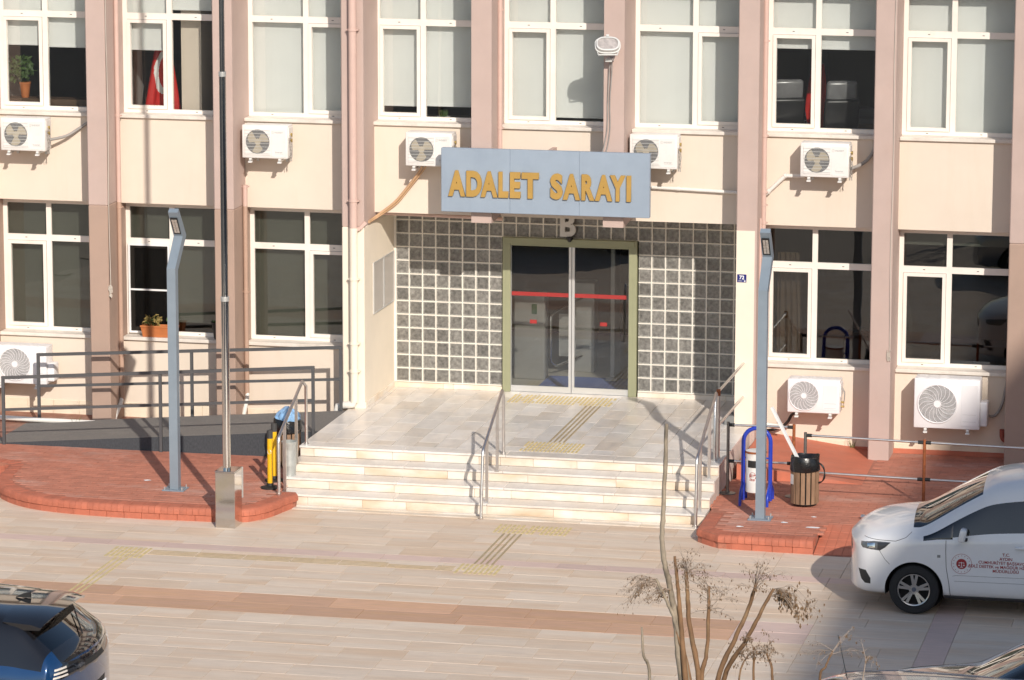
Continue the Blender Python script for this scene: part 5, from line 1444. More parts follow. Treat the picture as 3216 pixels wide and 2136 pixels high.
def loft(stations, W, partfn, parts, sub=2, arches=(), arch_r=.35, cap0=True, cap1=True, capmat=(0, 0)):
    """stations: (x, bow, half section). Returns dict part -> (verts, faces) after smoothing, plus a BVH of the whole shell"""
    N = len(stations[0][2]); bm = bmesh.new(); grid = []
    for (x, bow, sec) in stations:
        row = []
        for s in (1, -1):
            for j, (y, z) in enumerate(sec):
                if s == -1 and (j == 0 or j == N-1): row.append(None); continue
                row.append(bm.verts.new((x+bow*(y/W)**2, s*y, z)))
        row = row[:N]+[row[N+j] if row[N+j] else row[j] for j in range(N)]
        grid.append(row)
    def face(vs, p):
        try: f = bm.faces.new(vs); f.material_index = p; f.smooth = True
        except ValueError: pass
    for i in range(len(stations)-1):
        for s in (0, 1):
            for j in range(N-1):
                a, b_, c, d = grid[i][s*N+j], grid[i][s*N+j+1], grid[i+1][s*N+j+1], grid[i+1][s*N+j]
                face((a, b_, c, d), partfn(i, j))
    for (i, on, cm) in ((0, cap0, capmat[0]), (len(stations)-1, cap1, capmat[1])):
        if not on: continue
        x, bow, sec = stations[i]
        for s in (0, 1):
            sg = 1 if s == 0 else -1
            cols = [[grid[i][s*N+j] for j in range(1, N-1)]]
            for f in (.66, .33, 0):
                col = []
                for j in range(1, N-1):
                    y, z = sec[j]; z2 = z+(sec[-1][1]-sec[-2][1])*(1-f)*.5*(j/(N-2))
                    if f == 0 and s == 1: col.append(midcol[i][j-1]); continue
                    col.append(bm.verts.new((x+bow*(f*y/W)**2, sg*f*y, z2)))
                cols.append(col)
            if s == 0:
                midcol = {i: cols[-1]}
            for k in range(3):
                for j in range(N-3): face((cols[k][j], cols[k][j+1], cols[k+1][j+1], cols[k+1][j]), cm)
            # close top and bottom edges toward the centre points
            top = grid[i][N-1]; bot = grid[i][0]
            face((cols[0][-1], top, cols[3][-1], cols[2][-1], cols[1][-1]), cm)
            face((cols[0][0], cols[1][0], cols[2][0], cols[3][0], bot), cm)
    bmesh.ops.recalc_face_normals(bm, faces=bm.faces)
    me = bpy.data.meshes.new('shell'); bm.to_mesh(me); bm.free()
    for p in parts: me.materials.append(None)
    ob = bpy.data.objects.new('shell', me); COL.objects.link(ob)
    md = ob.modifiers.new('s', 'SUBSURF'); md.levels = sub; md.render_levels = sub
    dg = bpy.context.evaluated_depsgraph_get(); ev = ob.evaluated_get(dg); me2 = bpy.data.meshes.new_from_object(ev)
    V = [v.co.copy() for v in me2.vertices]; F = [(tuple(p.vertices), p.material_index) for p in me2.polygons]
    bpy.data.objects.remove(ob, do_unlink=True)
    bvh = BVHTree.FromPolygons(V, [f for f, _ in F])
    keep = []
    for f, p in F:
        c = sum((V[i] for i in f), Vector())/len(f); cut = False
        for (ax, az) in arches:
            if abs(c.y) > W*.55 and math.hypot(c.x-ax, c.z-az) < arch_r and c.z < az+arch_r: cut = True
        if not cut: keep.append((f, p))
    # snap the cut border onto the arch circle
    cnt = {}
    for f, p in keep:
        for a, b_ in zip(f, f[1:]+f[:1]): cnt[(min(a, b_), max(a, b_))] = cnt.get((min(a, b_), max(a, b_)), 0)+1
    for (a, b_), n in cnt.items():
        if n == 1:
            for i in (a, b_):
                for (ax, az) in arches:
                    d = math.hypot(V[i].x-ax, V[i].z-az)
                    if abs(V[i].y) > W*.5 and d < arch_r*1.25 and d > 1e-3: V[i].x = ax+(V[i].x-ax)/d*arch_r; V[i].z = az+(V[i].z-az)/d*arch_r
    out = {}
    for k, p in enumerate(parts):
        fs = [f for f, q_ in keep if q_ == k]; idx = {}; vv = []; ff = []
        for f in fs:
            g_ = []
            for i in f:
                if i not in idx: idx[i] = len(vv); vv.append(V[i])
                g_.append(idx[i])
            ff.append(tuple(g_))
        out[p] = (vv, ff)
    return out, bvh

class Car:
    def __init__(s, name, label, loc, cat='car', rz=0):
        s.t = thing(name, label, cat, loc); s.loc = Vector(loc); s.t.rotation_euler = (0, 0, rz)
    def part(s, name, vf, m, smooth=45):
        if name in ('side_glass', 'pillar_panel'):
            o = None
            for sgn in (-1, 1):
                fs = [f for f in vf[1] if sum(Vector(vf[0][i]).y for i in f)*sgn > 0]; idx = {}; vv = []; ff = []
                for f in fs:
                    for i in f:
                        if i not in idx: idx[i] = len(vv); vv.append(vf[0][i])
                    ff.append(tuple(idx[i] for i in f))
                if ff: o = s._part(name, (vv, ff), m, smooth)
            return o
        return s._part(name, vf, m, smooth)
    def _part(s, name, vf, m, smooth=45):
        me = bpy.data.meshes.new(name); me.from_pydata([tuple(v) for v in vf[0]], [], vf[1]); me.materials.append(m)
        me.polygons.foreach_set('use_smooth', [True]*len(me.polygons)); me.set_sharp_from_angle(angle=R_(smooth)); me.update()
        o = bpy.data.objects.new(name, me); COL.objects.link(o); o.parent = s.t; WL[o.name] = Vector((0, 0, 0)); return o
    def mb(s, name, q, m, smooth=None, parent=None):
        o = bpy.data.objects.new(name, q.mesh(name, m, smooth)); COL.objects.link(o); o.parent = parent or s.t; WL[o.name] = Vector((0, 0, 0)); return o
    def hit(s, bvh, x, z, side=-1):
        r = bvh.ray_cast(Vector((x, side*3, z)), Vector((0, -side, 0)))
        return r[0] if r[0] is not None else Vector((x, side*.8, z))
    def hitx(s, bvh, y, z, d=1):
        r = bvh.ray_cast(Vector((d*8, y, z)), Vector((-d, 0, 0)))
        return r[0] if r[0] is not None else Vector((0, y, z))
    def decal(s, name, poly, bvh, m, off=.004, mode='side', rings=7, side=-1, d=1, bulge=0.0):
        P = [Vector(p) for p in poly]; Q = []
        for a, b_ in zip(P, P[1:]+P[:1]):
            for k in range(4): Q.append(a.lerp(b_, k/4))
        c = sum(Q, Vector((0, 0)))/len(Q); n = len(Q); vs = []; fs = []
        for r in range(rings):
            f = r/(rings-1)
            for p in Q:
                w = c.lerp(p, f); o_ = off+bulge*(1-f*f) if f < 1 else -.002
                if mode == 'side': h = s.hit(bvh, w.x, w.y, side); vs.append((w.x, h.y+side*o_, w.y))
                else: h = s.hitx(bvh, w.x, w.y, d); vs.append((h.x+d*o_, w.x, w.y))
        for r in range(rings-1):
            for i in range(n):
                j = (i+1) % n; fs.append((r*n+i, r*n+j, (r+1)*n+j, (r+1)*n+i))
        return s.part(name, (vs, fs), m, 30)
    def seam(s, name, line, bvh, m, r=.0035, side=-1):
        pts = []
        for a, b_ in zip(line[:-1], line[1:]):
            for k in range(10): w = Vector(a).lerp(Vector(b_), k/10); h = s.hit(bvh, w.x, w.y, side); pts.append((w.x, h.y+side*.0005, w.y))
        w = line[-1]; h = s.hit(bvh, w[0], w[1], side); pts.append((w[0], h.y+side*.0005, w[1]))
        q = MB(); q.tube(pts, r, 5); return s.mb(name, q, m)
    def wheel(s, x, y, z, r, side, spokes=5):
        w = bpy.data.objects.new('wheel', None); COL.objects.link(w); w.parent = s.t; w.location = (x, y, z); WL[w.name] = Vector((0, 0, 0))
        q = MB(); hw = .098
        q.lathe([(r*.64, -hw*.8), (r*.70, -hw), (r*.90, -hw), (r*.97, -hw*.86), (r, -hw*.55), (r, hw*.55), (r*.97, hw*.86), (r*.90, hw), (r*.70, hw), (r*.64, hw*.8)], (0, 0, 0), 48, ax='y', close=False)
        s.mb('tyre', q, m_tyre, 30, w)
        q = MB(); q.lathe([(r*.64, -hw*.9), (r*.615, -hw*.85), (r*.60, -hw*.2), (r*.60, hw*.8), (r*.655, hw*.8)], (0, 0, 0), 40, ax='y', close=False)
        q.lathe([(r*.66, side*hw*.92), (r*.645, side*hw*1.0), (r*.60, side*hw*.95), (r*.585, side*hw*.6)], (0, 0, 0), 40, ax='y', close=False)
        for i in range(spokes):
            a0 = 2*math.pi*i/spokes+.3
            for da in (-.17, .17):
                p0 = Vector((math.cos(a0+da*.6)*r*.16, side*hw*.62, math.sin(a0+da*.6)*r*.16)); p1 = Vector((math.cos(a0+da)*r*.62, side*hw*.82, math.sin(a0+da)*r*.62))
                q.beam(p0, p1, .034, .03, (0, 1, 0))
        q.cyl((0, side*hw*.4, 0), (0, side*hw*.72, 0), r*.20, n=24)
        s.mb('rim', q, m_rim, 35, w)
        q = MB(); q.cyl((0, side*hw*.1, 0), (0, side*hw*.2, 0), r*.60, n=32); s.mb('brake', q, m_under, None, w)
        q = MB(); q.cyl((0, side*hw*.70, 0), (0, side*hw*.78, 0), r*.09, n=20); s.mb('cap', q, mat('cap_grey', (.10, .11, .14), rough=.3), 35, w)
        return w
    def well(s, x, z, r, W):
        for sd_ in (-1, 1):
            q = MB(); n = 24; vs = []; fs = []
            for i in range(n+1):
                a = R_(-12+204*i/n)
                for rr, yy in ((r*1.004, sd_*W*.96), (r*1.004, sd_*W*.42), (.02, sd_*W*.42)): vs.append((x+rr*math.cos(a), yy, z+rr*math.sin(a)))
            for i in range(n):
                for k in range(2): fs.append((3*i+k, 3*i+k+1, 3*i+4+k, 3*i+3+k))
            q.add(vs, fs); s.mb('wheel_well', q, m_under, 40)

# ---- white van -----------------------------------------------------
van = Car('parked_van', 'white passenger van with red courthouse lettering parked at the right edge', (7.86, -8.67, G), 'van')
lo = [(0, .19), (.74, .19), (.86, .27), (.88, .48)]
VS = [
 (.00, .20, [(0, .24), (.60, .24), (.75, .29), (.79, .42), (.79, .60), (.77, .70), (.74, .76), (.68, .80), (.55, .82), (.28, .83), (0, .83)]),
 (.09, .18, [(0, .20), (.70, .20), (.84, .27), (.87, .45), (.87, .66), (.86, .76), (.84, .84), (.78, .89), (.60, .915), (.30, .93), (0, .93)]),
 (.28, .10, lo+[(.88, .68), (.875, .80), (.86, .89), (.80, .945), (.62, .99), (.32, 1.015), (0, 1.02)]),
 (.58, .05, lo+[(.885, .70), (.88, .82), (.865, .91), (.82, .96), (.66, 1.03), (.35, 1.085), (0, 1.10)]),
 (.80, .05, lo+[(.885, .71), (.88, .83), (.87, .90), (.85, .935), (.73, 1.015), (.40, 1.115), (0, 1.14)]),
 (.90, .04, lo+[(.885, .72), (.88, .86), (.87, .905), (.855, .935), (.725, 1.03), (.40, 1.135), (0, 1.165)]),
 (1.05, .03, lo+[(.885, .72), (.88, .875), (.868, .92), (.845, .985), (.71, 1.12), (.40, 1.225), (0, 1.255)]),
 (1.335, .02, lo+[(.885, .72), (.88, .89), (.868, .935), (.80, 1.20), (.685, 1.295), (.40, 1.40), (0, 1.43)]),
 (1.64, .01, lo+[(.885, .72), (.88, .905), (.868, .95), (.752, 1.385), (.66, 1.47), (.42, 1.56), (0, 1.585)]),
 (1.76, .01, lo+[(.885, .72), (.88, .91), (.868, .957), (.735, 1.43), (.655, 1.525), (.44, 1.61), (0, 1.635)]),
 (2.20, 0, lo+[(.885, .72), (.88, .935), (.868, .98), (.718, 1.505), (.655, 1.61), (.46, 1.685), (0, 1.71)]),
 (3.20, 0, lo+[(.885, .72), (.88, .95), (.868, 1.0), (.715, 1.53), (.655, 1.64), (.47, 1.72), (0, 1.745)]),
 (3.95, 0, lo+[(.885, .72), (.88, .95), (.868, 1.0), (.72, 1.51), (.65, 1.62), (.46, 1.70), (0, 1.725)]),
 (4.14, -.05, [(0, .25), (.70, .25), (.82, .30), (.86, .5), (.86, .72), (.85, .93), (.84, .99), (.70, 1.48), (.62, 1.57), (.44, 1.65), (0, 1.67)]),
]
VP = ['body', 'windscreen', 'side_glass', 'underbody', 'cowl_panel']
def vpf(i, j):
    if j == 0: return 3
    if 5 <= i <= 7 and j >= 8: return 1
    if i == 4 and j >= 8: return 4
    if 5 <= i <= 11 and j == 6: return 2
    return 0
sh, vb = loft(VS, .885, vpf, VP, 3, [(.845, .30), (3.335, .30)], .345)
van.part('body', sh['body'], m_vanw, 60); van.part('windscreen', sh['windscreen'], g_ws); van.part('underbody', sh['underbody'], m_under); van.part('cowl_panel', sh['cowl_panel'], m_gloss)
sg_ = van.part('side_glass', sh['side_glass'], g_car)
for x in (.845, 3.335):
    van.well(x, .30, .345, .885)
    for s in (-1, 1): van.wheel(x, s*.765, .302, .30, s)
q = MB(); q.box(1.0, 3.9, -.70, .70, .40, .95); q.bev(1.35, 1.9, -.62, -.12, .9, 1.35, .06); q.bev(1.35, 1.9, .12, .62, .9, 1.35, .06); van.mb('interior', q, m_int)
def xz(px, py):     # van photo measurement -> local
    return (px, py)
van.decal('headlight', [(.185, .845), (.36, .872), (.50, .872), (.57, .868), (.50, .80), (.44, .762), (.22, .775), (.19, .80)], vb, m_lens, .004, bulge=.012)
van.decal('headlight', [(.185, .845), (.36, .872), (.50, .872), (.57, .868), (.50, .80), (.44, .762), (.22, .775), (.19, .80)], vb, m_lens, .004, bulge=.012, side=1)
van.decal('headlight_bezel', [(.40, .86), (.56, .866), (.50, .805), (.445, .768), (.40, .775)], vb, mat('lamp_dark', (.04, .04, .045), rough=.2), .0165, bulge=.003)
van.decal('headlight_reflector', [(.27, .85), (.385, .86), (.385, .785), (.28, .785)], vb, m_chr, .0155, bulge=.003)
van.decal('fog_recess', [(.165, .53), (.27, .525), (.335, .42), (.335, .345), (.26, .35), (.21, .40)], vb, mat('black_trim', (.03, .03, .032), rough=.6), .003)
van.decal('fog_recess', [(.165, .53), (.27, .525), (.335, .42), (.335, .345), (.26, .35), (.21, .40)], vb, MATS['black_trim'], .003, side=1)
van.decal('grille', [(-.50, .66), (.50, .66), (.52, .74), (.45, .79), (-.45, .79), (-.52, .74)], vb, MATS['black_trim'], .003, mode='front', d=-1)
van.decal('corner_window_trim', [(.955, .918), (1.30, .935), (1.30, 1.13), (1.12, 1.02)], vb, m_gloss, .0035)
van.decal('door_pillar_trim', [(2.16, .98), (2.26, .985), (2.26, 1.47), (2.16, 1.46)], vb, m_gloss, .0035)
van.decal('indicator', [(1.115+.0, .715), (1.155, .715), (1.155, .75), (1.115, .75)], vb, mat('indicator_grey', (.25, .25, .24), rough=.2), .004, bulge=.004)
m_seam = mat('panel_gap', (.05, .05, .052), rough=.8)
van.seam('door_gap', [(1.215, .925), (1.215, .80), (1.225, .60), (1.26, .40), (1.275, .25)], vb, m_seam)
van.seam('door_gap', [(2.22, .97), (2.22, .6), (2.21, .28)], vb, m_seam)
van.seam('hood_gap', [(.235, .90), (.42, .888), (.62, .885), (.74, .93), (.80, .985)], vb, m_seam)
van.seam('bumper_gap', [(.43, .765), (.50, .66), (.555, .605)], vb, m_seam, .0025)
van.seam('door_crease', [(1.32, .44), (1.6, .44), (2.15, .445)], vb, m_seam, .0016); van.seam('door_crease', [(1.30, .50), (1.34, .51), (2.15, .515)], vb, m_seam, .0016)
van.seam('sill_strip', [(1.20, .235), (2.0, .235), (2.98, .235)], vb, MATS['black_trim'], .03)
q = MB(); q.bev(-.05, .03, -.08, .07, -.075, .085, .025, seg=2, M=Matrix.Translation((1.43, -.985, 1.02)) @ Matrix.Rotation(R_(12), 4, 'Y')); van.mb('mirror', q, m_vanw, 50)
q = MB(); q.bev(1.38, 1.47, -.93, -.85, .935, .965, .008); van.mb('mirror_foot', q, MATS['black_trim'])
q = MB(); q.bev(-.065, .055, -.07, .09, -.085, .075, .03, seg=2, M=Matrix.Translation((1.43, .985, 1.02))); van.mb('mirror', q, m_vanw, 50)
q = MB(); q.bev(2.03, 2.20, -.915, -.885, .865, .895, .010, seg=2); van.mb('door_handle', q, m_vanw, 50)
# lettering and emblem on the front door
m_rt = mat('red_lettering', (.34, .03, .035), rough=.5)
def van_text(txt, size, x, z, al='CENTER', bo=.0006):
    me = text_mesh(txt, size, 0, bold=bo, align=al, res=3)
    for v in me.vertices:
        lx, lz = x+v.co.x, z+v.co.y; h = van.hit(vb, lx, lz); v.co = Vector((lx, h.y-.004, lz))
    me.materials.clear(); me.materials.append(m_rt)
    o = bpy.data.objects.new('lettering', me); COL.objects.link(o); o.parent = van.t; WL[o.name] = Vector((0, 0, 0))
for txt, z in (('T.C.', .772), ('AYDIN', .721), ('CUMHURİYET BAŞSAVCILIĞI', .672), ('ADLİ DESTEK ve MAĞDUR HİZMETLERİ', .622), ('MÜDÜRLÜĞÜ', .571)):
    van_text(txt, .050, 1.925, z)
def ring_decal(name, cx, cz, r0, r1, m, off=.004, n=40):
    vs = []; fs = []
    for i in range(n):
        a = 2*math.pi*i/n
        for r in (r0, r1): x, z = cx+r*math.cos(a), cz+r*math.sin(a); vs.append((x, van.hit(vb, x, z).y-off, z))
    for i in range(n): j = (i+1) % n; fs.append((2*i, 2*j, 2*j+1, 2*i+1))
    van.part(name, (vs, fs), m)
ex, ez = 1.405, .655
ring_decal('emblem_ring', ex, ez, .118, .122, m_rt); ring_decal('emblem_disc', ex, ez, .001, .062, m_rt)
vs = []; fs = []
for i in range(16):
    a = 2*math.pi*i/16; c = Vector((ex+.098*math.cos(a), ez+.098*math.sin(a))); k = len(vs)
    for b5 in range(10): rr = .0075 if b5 % 2 == 0 else .003; x = c.x+rr*math.sin(b5*.628); z = c.y+rr*math.cos(b5*.628); vs.append((x, van.hit(vb, x, z).y-.004, z))
    fs.append(tuple(range(k, k+10)))
van.part('emblem_star', (vs, fs), m_rt)
q = MB()
def eb(x0, x1, z0, z1): y = van.hit(vb, (x0+x1)/2, (z0+z1)/2).y-.0055; q.add([(ex+x0, y, ez+z0), (ex+x1, y, ez+z0), (ex+x1, y, ez+z1), (ex+x0, y, ez+z1)], [(0, 1, 2, 3)])
def eb(x0, x1, z0, z1):
    y = van.hit(vb, ex+(x0+x1)/2, ez+(z0+z1)/2).y-.0055; q.add([(ex+x0, y, ez+z0), (ex+x1, y, ez+z0), (ex+x1, y, ez+z1), (ex+x0, y, ez+z1)], [(0, 1, 2, 3)])
eb(-.003, .003, -.035, .025); eb(-.032, .032, .012, .017); eb(-.030, -.027, -.015, .012); eb(.027, .030, -.015, .012); eb(-.040, -.017, -.022, -.015); eb(.017, .040, -.022, -.015); eb(-.02, .02, -.042, -.036)
van.mb('emblem_scales', q, m_wht)

# ---- blue SUV ------------------------------------------------------
suv = Car('parked_suv', 'dark blue SUV with black roof, rear corner at the lower left', (1.14, -17.2, G), 'car')
W2 = .935
lo2 = [(0, .25), (.72, .25), (.87, .33), (.925, .50)]
SS = [
 (.0, -.17, [(0, .34), (.62, .34), (.75, .38), (.81, .50), (.82, .66), (.81, .80), (.79, .90), (.74, .97), (.62, 1.01), (.3, 1.03), (0, 1.035)]),
 (-.035, -.16, [(0, .29), (.68, .29), (.82, .34), (.88, .50), (.89, .70), (.895, .92), (.88, 1.03), (.84, 1.10), (.73, 1.14), (.4, 1.165), (0, 1.17)]),
 (-.085, -.15, [(0, .27), (.71, .27), (.86, .33), (.92, .50), (.93, .74), (.928, .97), (.91, 1.09), (.865, 1.16), (.745, 1.20), (.4, 1.225), (0, 1.235)]),
 (-.13, -.13, lo2+[(.935, .76), (.93, .985), (.91, 1.11), (.855, 1.205), (.735, 1.245), (.4, 1.27), (0, 1.28)]),
 (-.42, -.06, lo2+[(.935, .77), (.93, .985), (.905, 1.09), (.80, 1.36), (.70, 1.44), (.40, 1.475), (0, 1.485)]),
 (-.56, -.03, lo2+[(.935, .77), (.93, .99), (.905, 1.10), (.775, 1.43), (.68, 1.535), (.42, 1.575), (0, 1.585)]),
 (-.72, 0, lo2+[(.935, .77), (.93, .99), (.905, 1.10), (.77, 1.455), (.675, 1.575), (.42, 1.615), (0, 1.625)]),
 (-1.3, 0, lo2+[(.935, .77), (.93, .985), (.90, 1.09), (.77, 1.50), (.67, 1.615), (.42, 1.655), (0, 1.665)]),
 (-2.2, 0, lo2+[(.935, .77), (.93, .97), (.90, 1.075), (.77, 1.51), (.67, 1.625), (.42, 1.665), (0, 1.675)]),
 (-2.75, 0, lo2+[(.935, .77), (.93, .96), (.90, 1.06), (.77, 1.47), (.66, 1.575), (.42, 1.615), (0, 1.625)]),
 (-3.5, 0, lo2+[(.935, .77), (.93, .95), (.90, 1.03), (.87, 1.05), (.74, 1.09), (.42, 1.13), (0, 1.14)]),
 (-4.1, .04, lo2+[(.93, .75), (.92, .90), (.89, .96), (.82, .99), (.66, 1.02), (.38, 1.04), (0, 1.05)]),
 (-4.5, .15, [(0, .28), (.62, .28), (.76, .33), (.82, .5), (.82, .68), (.80, .80), (.77, .85), (.70, .88), (.55, .90), (.3, .92), (0, .92)]),
]
SP = ['body', 'rear_window', 'side_glass', 'underbody', 'roof', 'windscreen', 'pillar_panel', 'tailgate']
def spf(i, j):
    if j == 0: return 3
    if 3 <= i <= 4 and j >= 8: return 1
    if i == 9 and j >= 8: return 5
    if 3 <= i <= 5 and j in (6, 7): return 6
    if 1 <= i <= 2 and j >= 8: return 7
    if 6 <= i <= 8 and j == 6: return 2
    if i >= 5 and i <= 8 and j >= 7: return 4
    if 4 <= i <= 5 and j == 7: return 4
    return 0
sh, sb = loft(SS, W2, spf, SP, 3, [(-.95, .36), (-3.75, .36)], .40)
suv.part('body', sh['body'], m_suvb, 60); suv.part('rear_window', sh['rear_window'], g_car); suv.part('side_glass', sh['side_glass'], g_car); suv.part('underbody', sh['underbody'], m_under); suv.part('roof', sh['roof'], m_gloss); suv.part('windscreen', sh['windscreen'], g_ws); suv.part('pillar_panel', sh['pillar_panel'], m_gloss); suv.part('tailgate', sh['tailgate'], m_gloss)
q = MB(); q.box(-3.4, -.25, -.72, .72, .45, 1.0); suv.mb('interior', q, m_int)
for x in (-.95, -3.75):
    suv.well(x, .36, .40, W2)
    for s in (-1, 1): suv.wheel(x, s*.80, .36, .355, s)
# spoiler with fin shaped side drops
q = MB(); vs = []; fs = []; n = 16
for i in range(n+1):
    y = -.70+1.40*i/n; e = (abs(y)/.70)**4
    vs += [(-.76, y, 1.628-.045*e-.035*(y/.7)**2), (-.45, y, 1.615-.05*e-.035*(y/.7)**2), (-.27-.08*(y/.7)**2, y, 1.585-.05*e-.035*(y/.7)**2), (-.285-.08*(y/.7)**2, y, 1.560-.05*e-.035*(y/.7)**2), (-.56, y, 1.555-.05*e-.035*(y/.7)**2)]
for i in range(n):
    for k in range(4): fs.append((5*i+k, 5*i+k+1, 5*(i+1)+k+1, 5*(i+1)+k))
    fs.append((5*i+4, 5*i, 5*(i+1), 5*(i+1)+4))
q.add(vs, fs); q.f.append((0, 1, 2, 3, 4)); q.m.append(0); q.f.append(tuple(5*n+k for k in range(5))); q.m.append(0)
suv.mb('spoiler', q, m_gloss, 35)
q = MB(); q.prism([(-.02, 0), (.10, 0), (.10, .055), (.02, .035), (-.06, 0)], -.02, .02); q.v = [(-.80+a, b_, 1.635+c) for a, b_, c in q.v]; suv.mb('roof_antenna', q, m_black)
q = MB(); q.beam((-.13, -.05, 1.30), (-.33, .30, 1.44), .012, .012); suv.mb('rear_wiper', q, m_black)
# tail: gloss strip, lamp segments, plate
suv.decal('tail_panel', [(-.85, .985), (.85, .985), (.85, 1.10), (.70, 1.145), (-.70, 1.145), (-.85, 1.10)], sb, m_gloss, .004, mode='rear', d=1, rings=9)
for k in range(3):
    z = 1.015+.038*k
    suv.decal('tail_lamp', [(-.875+.02*k, z), (-.62, z), (-.62, z+.022), (-.865+.02*k, z+.022)], sb, mat('tail_lens', (.72, .66, .60), rough=.2), .010, mode='rear', d=1, rings=4)
    suv.decal('tail_lamp', [(.875-.02*k, z), (.62, z), (.62, z+.022), (.865-.02*k, z+.022)], sb, MATS['tail_lens'], .010, mode='rear', d=1, rings=4)
suv.decal('tail_recess', [(-.36, 1.02), (.36, 1.02), (.33, 1.09), (-.33, 1.09)], sb, m_black, .008, mode='rear', d=1, rings=4)
suv.decal('plate_recess', [(-.32, .62), (.32, .62), (.36, .80), (-.36, .80)], sb, m_black, .003, mode='rear', d=1)
q = MB(); q.bev(.004, .016, -.26, .26, .645, .755, .003); q.v = [(a, b_, c) for a, b_, c in q.v]; suv.mb('number_plate', q, m_wht)
me = text_mesh('TOV', .105, .001, bold=.003, align='LEFT'); me.transform(Matrix.Translation((.0168, .0, .662)) @ Matrix.Rotation(math.pi/2, 4, 'Z') @ Matrix.Rotation(math.pi/2, 4, 'X')); me.materials.clear(); me.materials.append(m_black)
o = bpy.data.objects.new('plate_text', me); COL.objects.link(o); o.parent = suv.t
q = MB(); q.bev(-.10, .06, -.80, .80, .33, .46, .03, seg=2); suv.mb('bumper_trim', q, MATS['black_trim'], 40)

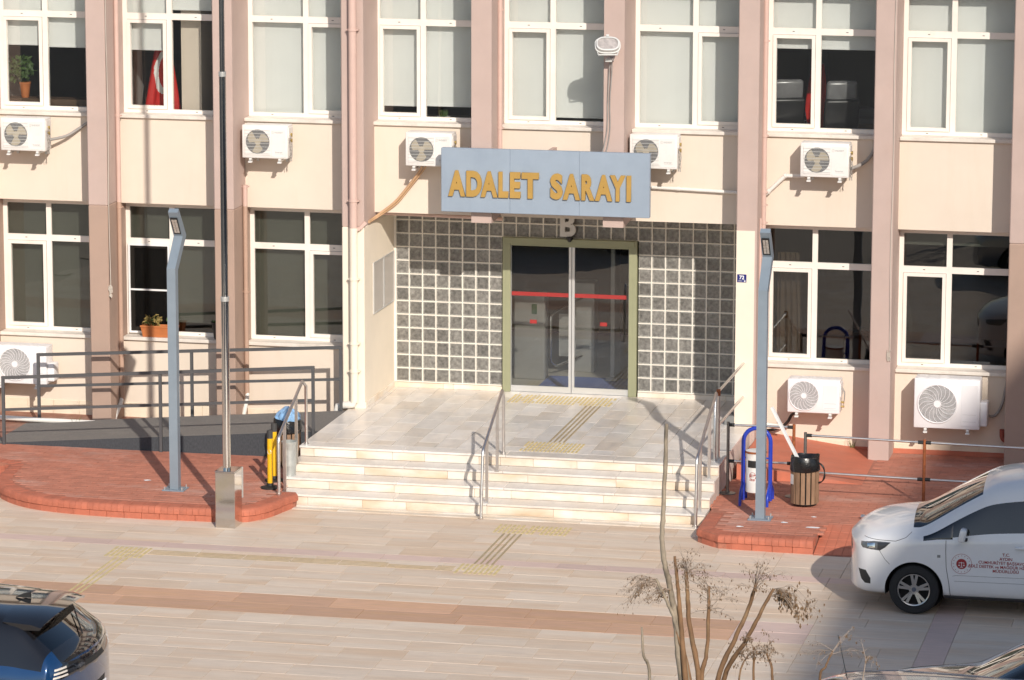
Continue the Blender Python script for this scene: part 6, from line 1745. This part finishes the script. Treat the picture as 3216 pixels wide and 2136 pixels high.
# ---- two more cars cut off by the lower right corner -----------------
def sedan(label, loc, body, roofm, estate=False):
    c = Car('parked_car', label, loc)
    W3 = .87; l3 = [(0, .2), (.70, .2), (.82, .27), (.855, .42)]
    S3 = [
     (.0, .18, [(0, .22), (.55, .22), (.68, .26), (.74, .38), (.74, .52), (.73, .60), (.70, .65), (.62, .69), (.5, .71), (.25, .725), (0, .73)]),
     (.12, .14, l3+[(.86, .58), (.85, .68), (.83, .74), (.76, .79), (.58, .815), (.3, .83), (0, .835)]),
     (.55, .06, l3+[(.865, .62), (.86, .76), (.83, .83), (.76, .87), (.6, .895), (.3, .92), (0, .93)]),
     (1.10, .05, l3+[(.87, .63), (.865, .80), (.84, .88), (.80, .91), (.66, .95), (.35, .98), (0, .99)]),
     (1.22, .04, l3+[(.87, .63), (.865, .82), (.845, .895), (.82, .93), (.66, .985), (.35, 1.025), (0, 1.035)]),
     (1.60, .02, l3+[(.87, .63), (.865, .83), (.845, .905), (.76, 1.12), (.63, 1.20), (.35, 1.245), (0, 1.26)]),
     (1.95, 0, l3+[(.87, .63), (.865, .835), (.845, .91), (.70, 1.28), (.60, 1.36), (.36, 1.405), (0, 1.42)]),
     (2.5, 0, l3+[(.87, .63), (.865, .84), (.845, .915), (.69, 1.33), (.59, 1.415), (.37, 1.455), (0, 1.465)]),
     (3.2, 0, l3+[(.87, .63), (.865, .85), (.845, .925), (.69, 1.30), (.58, 1.39), (.36, 1.43), (0, 1.44)]),
     (3.75, -.02, l3+[(.87, .63), (.86, .86), (.83, .94), (.72, 1.06), (.58, 1.11), (.36, 1.14), (0, 1.15)]),
     (4.15, -.08, [(0, .26), (.6, .26), (.74, .32), (.80, .45), (.80, .63), (.79, .80), (.77, .87), (.70, .92), (.56, .95), (.34, .97), (0, .98)]),
    ]
    if estate:
        S3[8] = (4.0,)+S3[8][1:]; S3[9] = (4.35,)+S3[9][1:]; S3[10] = (4.45,)+S3[10][1:]
    def pf(i, j):
        if j == 0: return 3
        if i in (4, 5) and j >= 8: return 1
        if i == 8 and j >= 8: return 6
        if 4 <= i <= 8 and j == 6: return 2
        if 6 <= i <= 7 and j >= 7: return 4
        if i == 3 and j >= 8: return 5
        return 0
    sh, bb = loft(S3, W3, pf, ['body', 'windscreen', 'side_glass', 'underbody', 'roof', 'cowl_panel', 'rear_window'], 3, [(.85, .30), (3.35, .30)], .34)
    c.part('body', sh['body'], body, 60); c.part('windscreen', sh['windscreen'], g_ws); c.part('side_glass', sh['side_glass'], g_car); c.part('underbody', sh['underbody'], m_under); c.part('roof', sh['roof'], roofm); c.part('rear_window', sh['rear_window'], g_car); c.part('cowl_panel', sh['cowl_panel'], m_gloss)
    q = MB(); q.box(1.3, 3.6, -.68, .68, .4, .9); c.mb('interior', q, m_int)
    for x in (.85, 3.35):
        c.well(x, .30, .34, W3)
        for s in (-1, 1): c.wheel(x, s*.75, .30, .30, s)
    c.seam('roof_gutter', [(1.95, 1.385), (2.5, 1.425), (3.2, 1.40)], bb, m_seam, .006, side=1) if 0 else None
    return c, bb
dk, _ = sedan('black car behind the silver roof, only windscreen and bonnet showing', (8.80, -15.75, G), m_darkc, m_darkc)
sv, svb = sedan('silver grey car in the lower right corner, only its roof showing', (6.92, -17.75, G), m_silver, m_silver, True)
q = MB(); q.cyl((2.05, .0, 1.43), (1.92, .25, 1.80), .004, n=6); sv.mb('aerial', q, m_black)
for y in (-.30, .30):
    q = MB(); q.tube([(2.0, y, 1.425), (2.5, y, 1.463), (3.95, y, 1.438)], .005, 5); sv.mb('roof_rib', q, m_silver)

# ------------------------------------------------------------------ tall neighbour whose shadow falls across the right corner
m_nb2 = mat('neighbour_plaster', (.55, .50, .44), rough=.9, var=.05, scale=.6)
nbd = thing('apartment_block', 'tall plain apartment block standing off to the right of the forecourt', 'building', (36, -58, G))
q = MB(); q.prism([(29.55, -95), (46, -95), (46, -30), (30.52, -30)], G-.1, 27.1, 'z'); q.build('wall', m_nb2, nbd)
gw_ = mat('neighbour_glass', (.05, .06, .07), rough=.1)
q = MB(); q.box(-.04, 0, -.7, .7, 0, 1.5); wm = q.mesh('window', gw_)
for f in range(8):
    for k in range(14):
        o = bpy.data.objects.new('window', wm); COL.objects.link(o); o.parent = nbd; o.location = Vector((29.55+.97*(4.4*k+3)/65-.02, -92+4.4*k, 1.2+3.1*f))-Vector((36, -58, G)); o.rotation_euler = (0, 0, -.015)
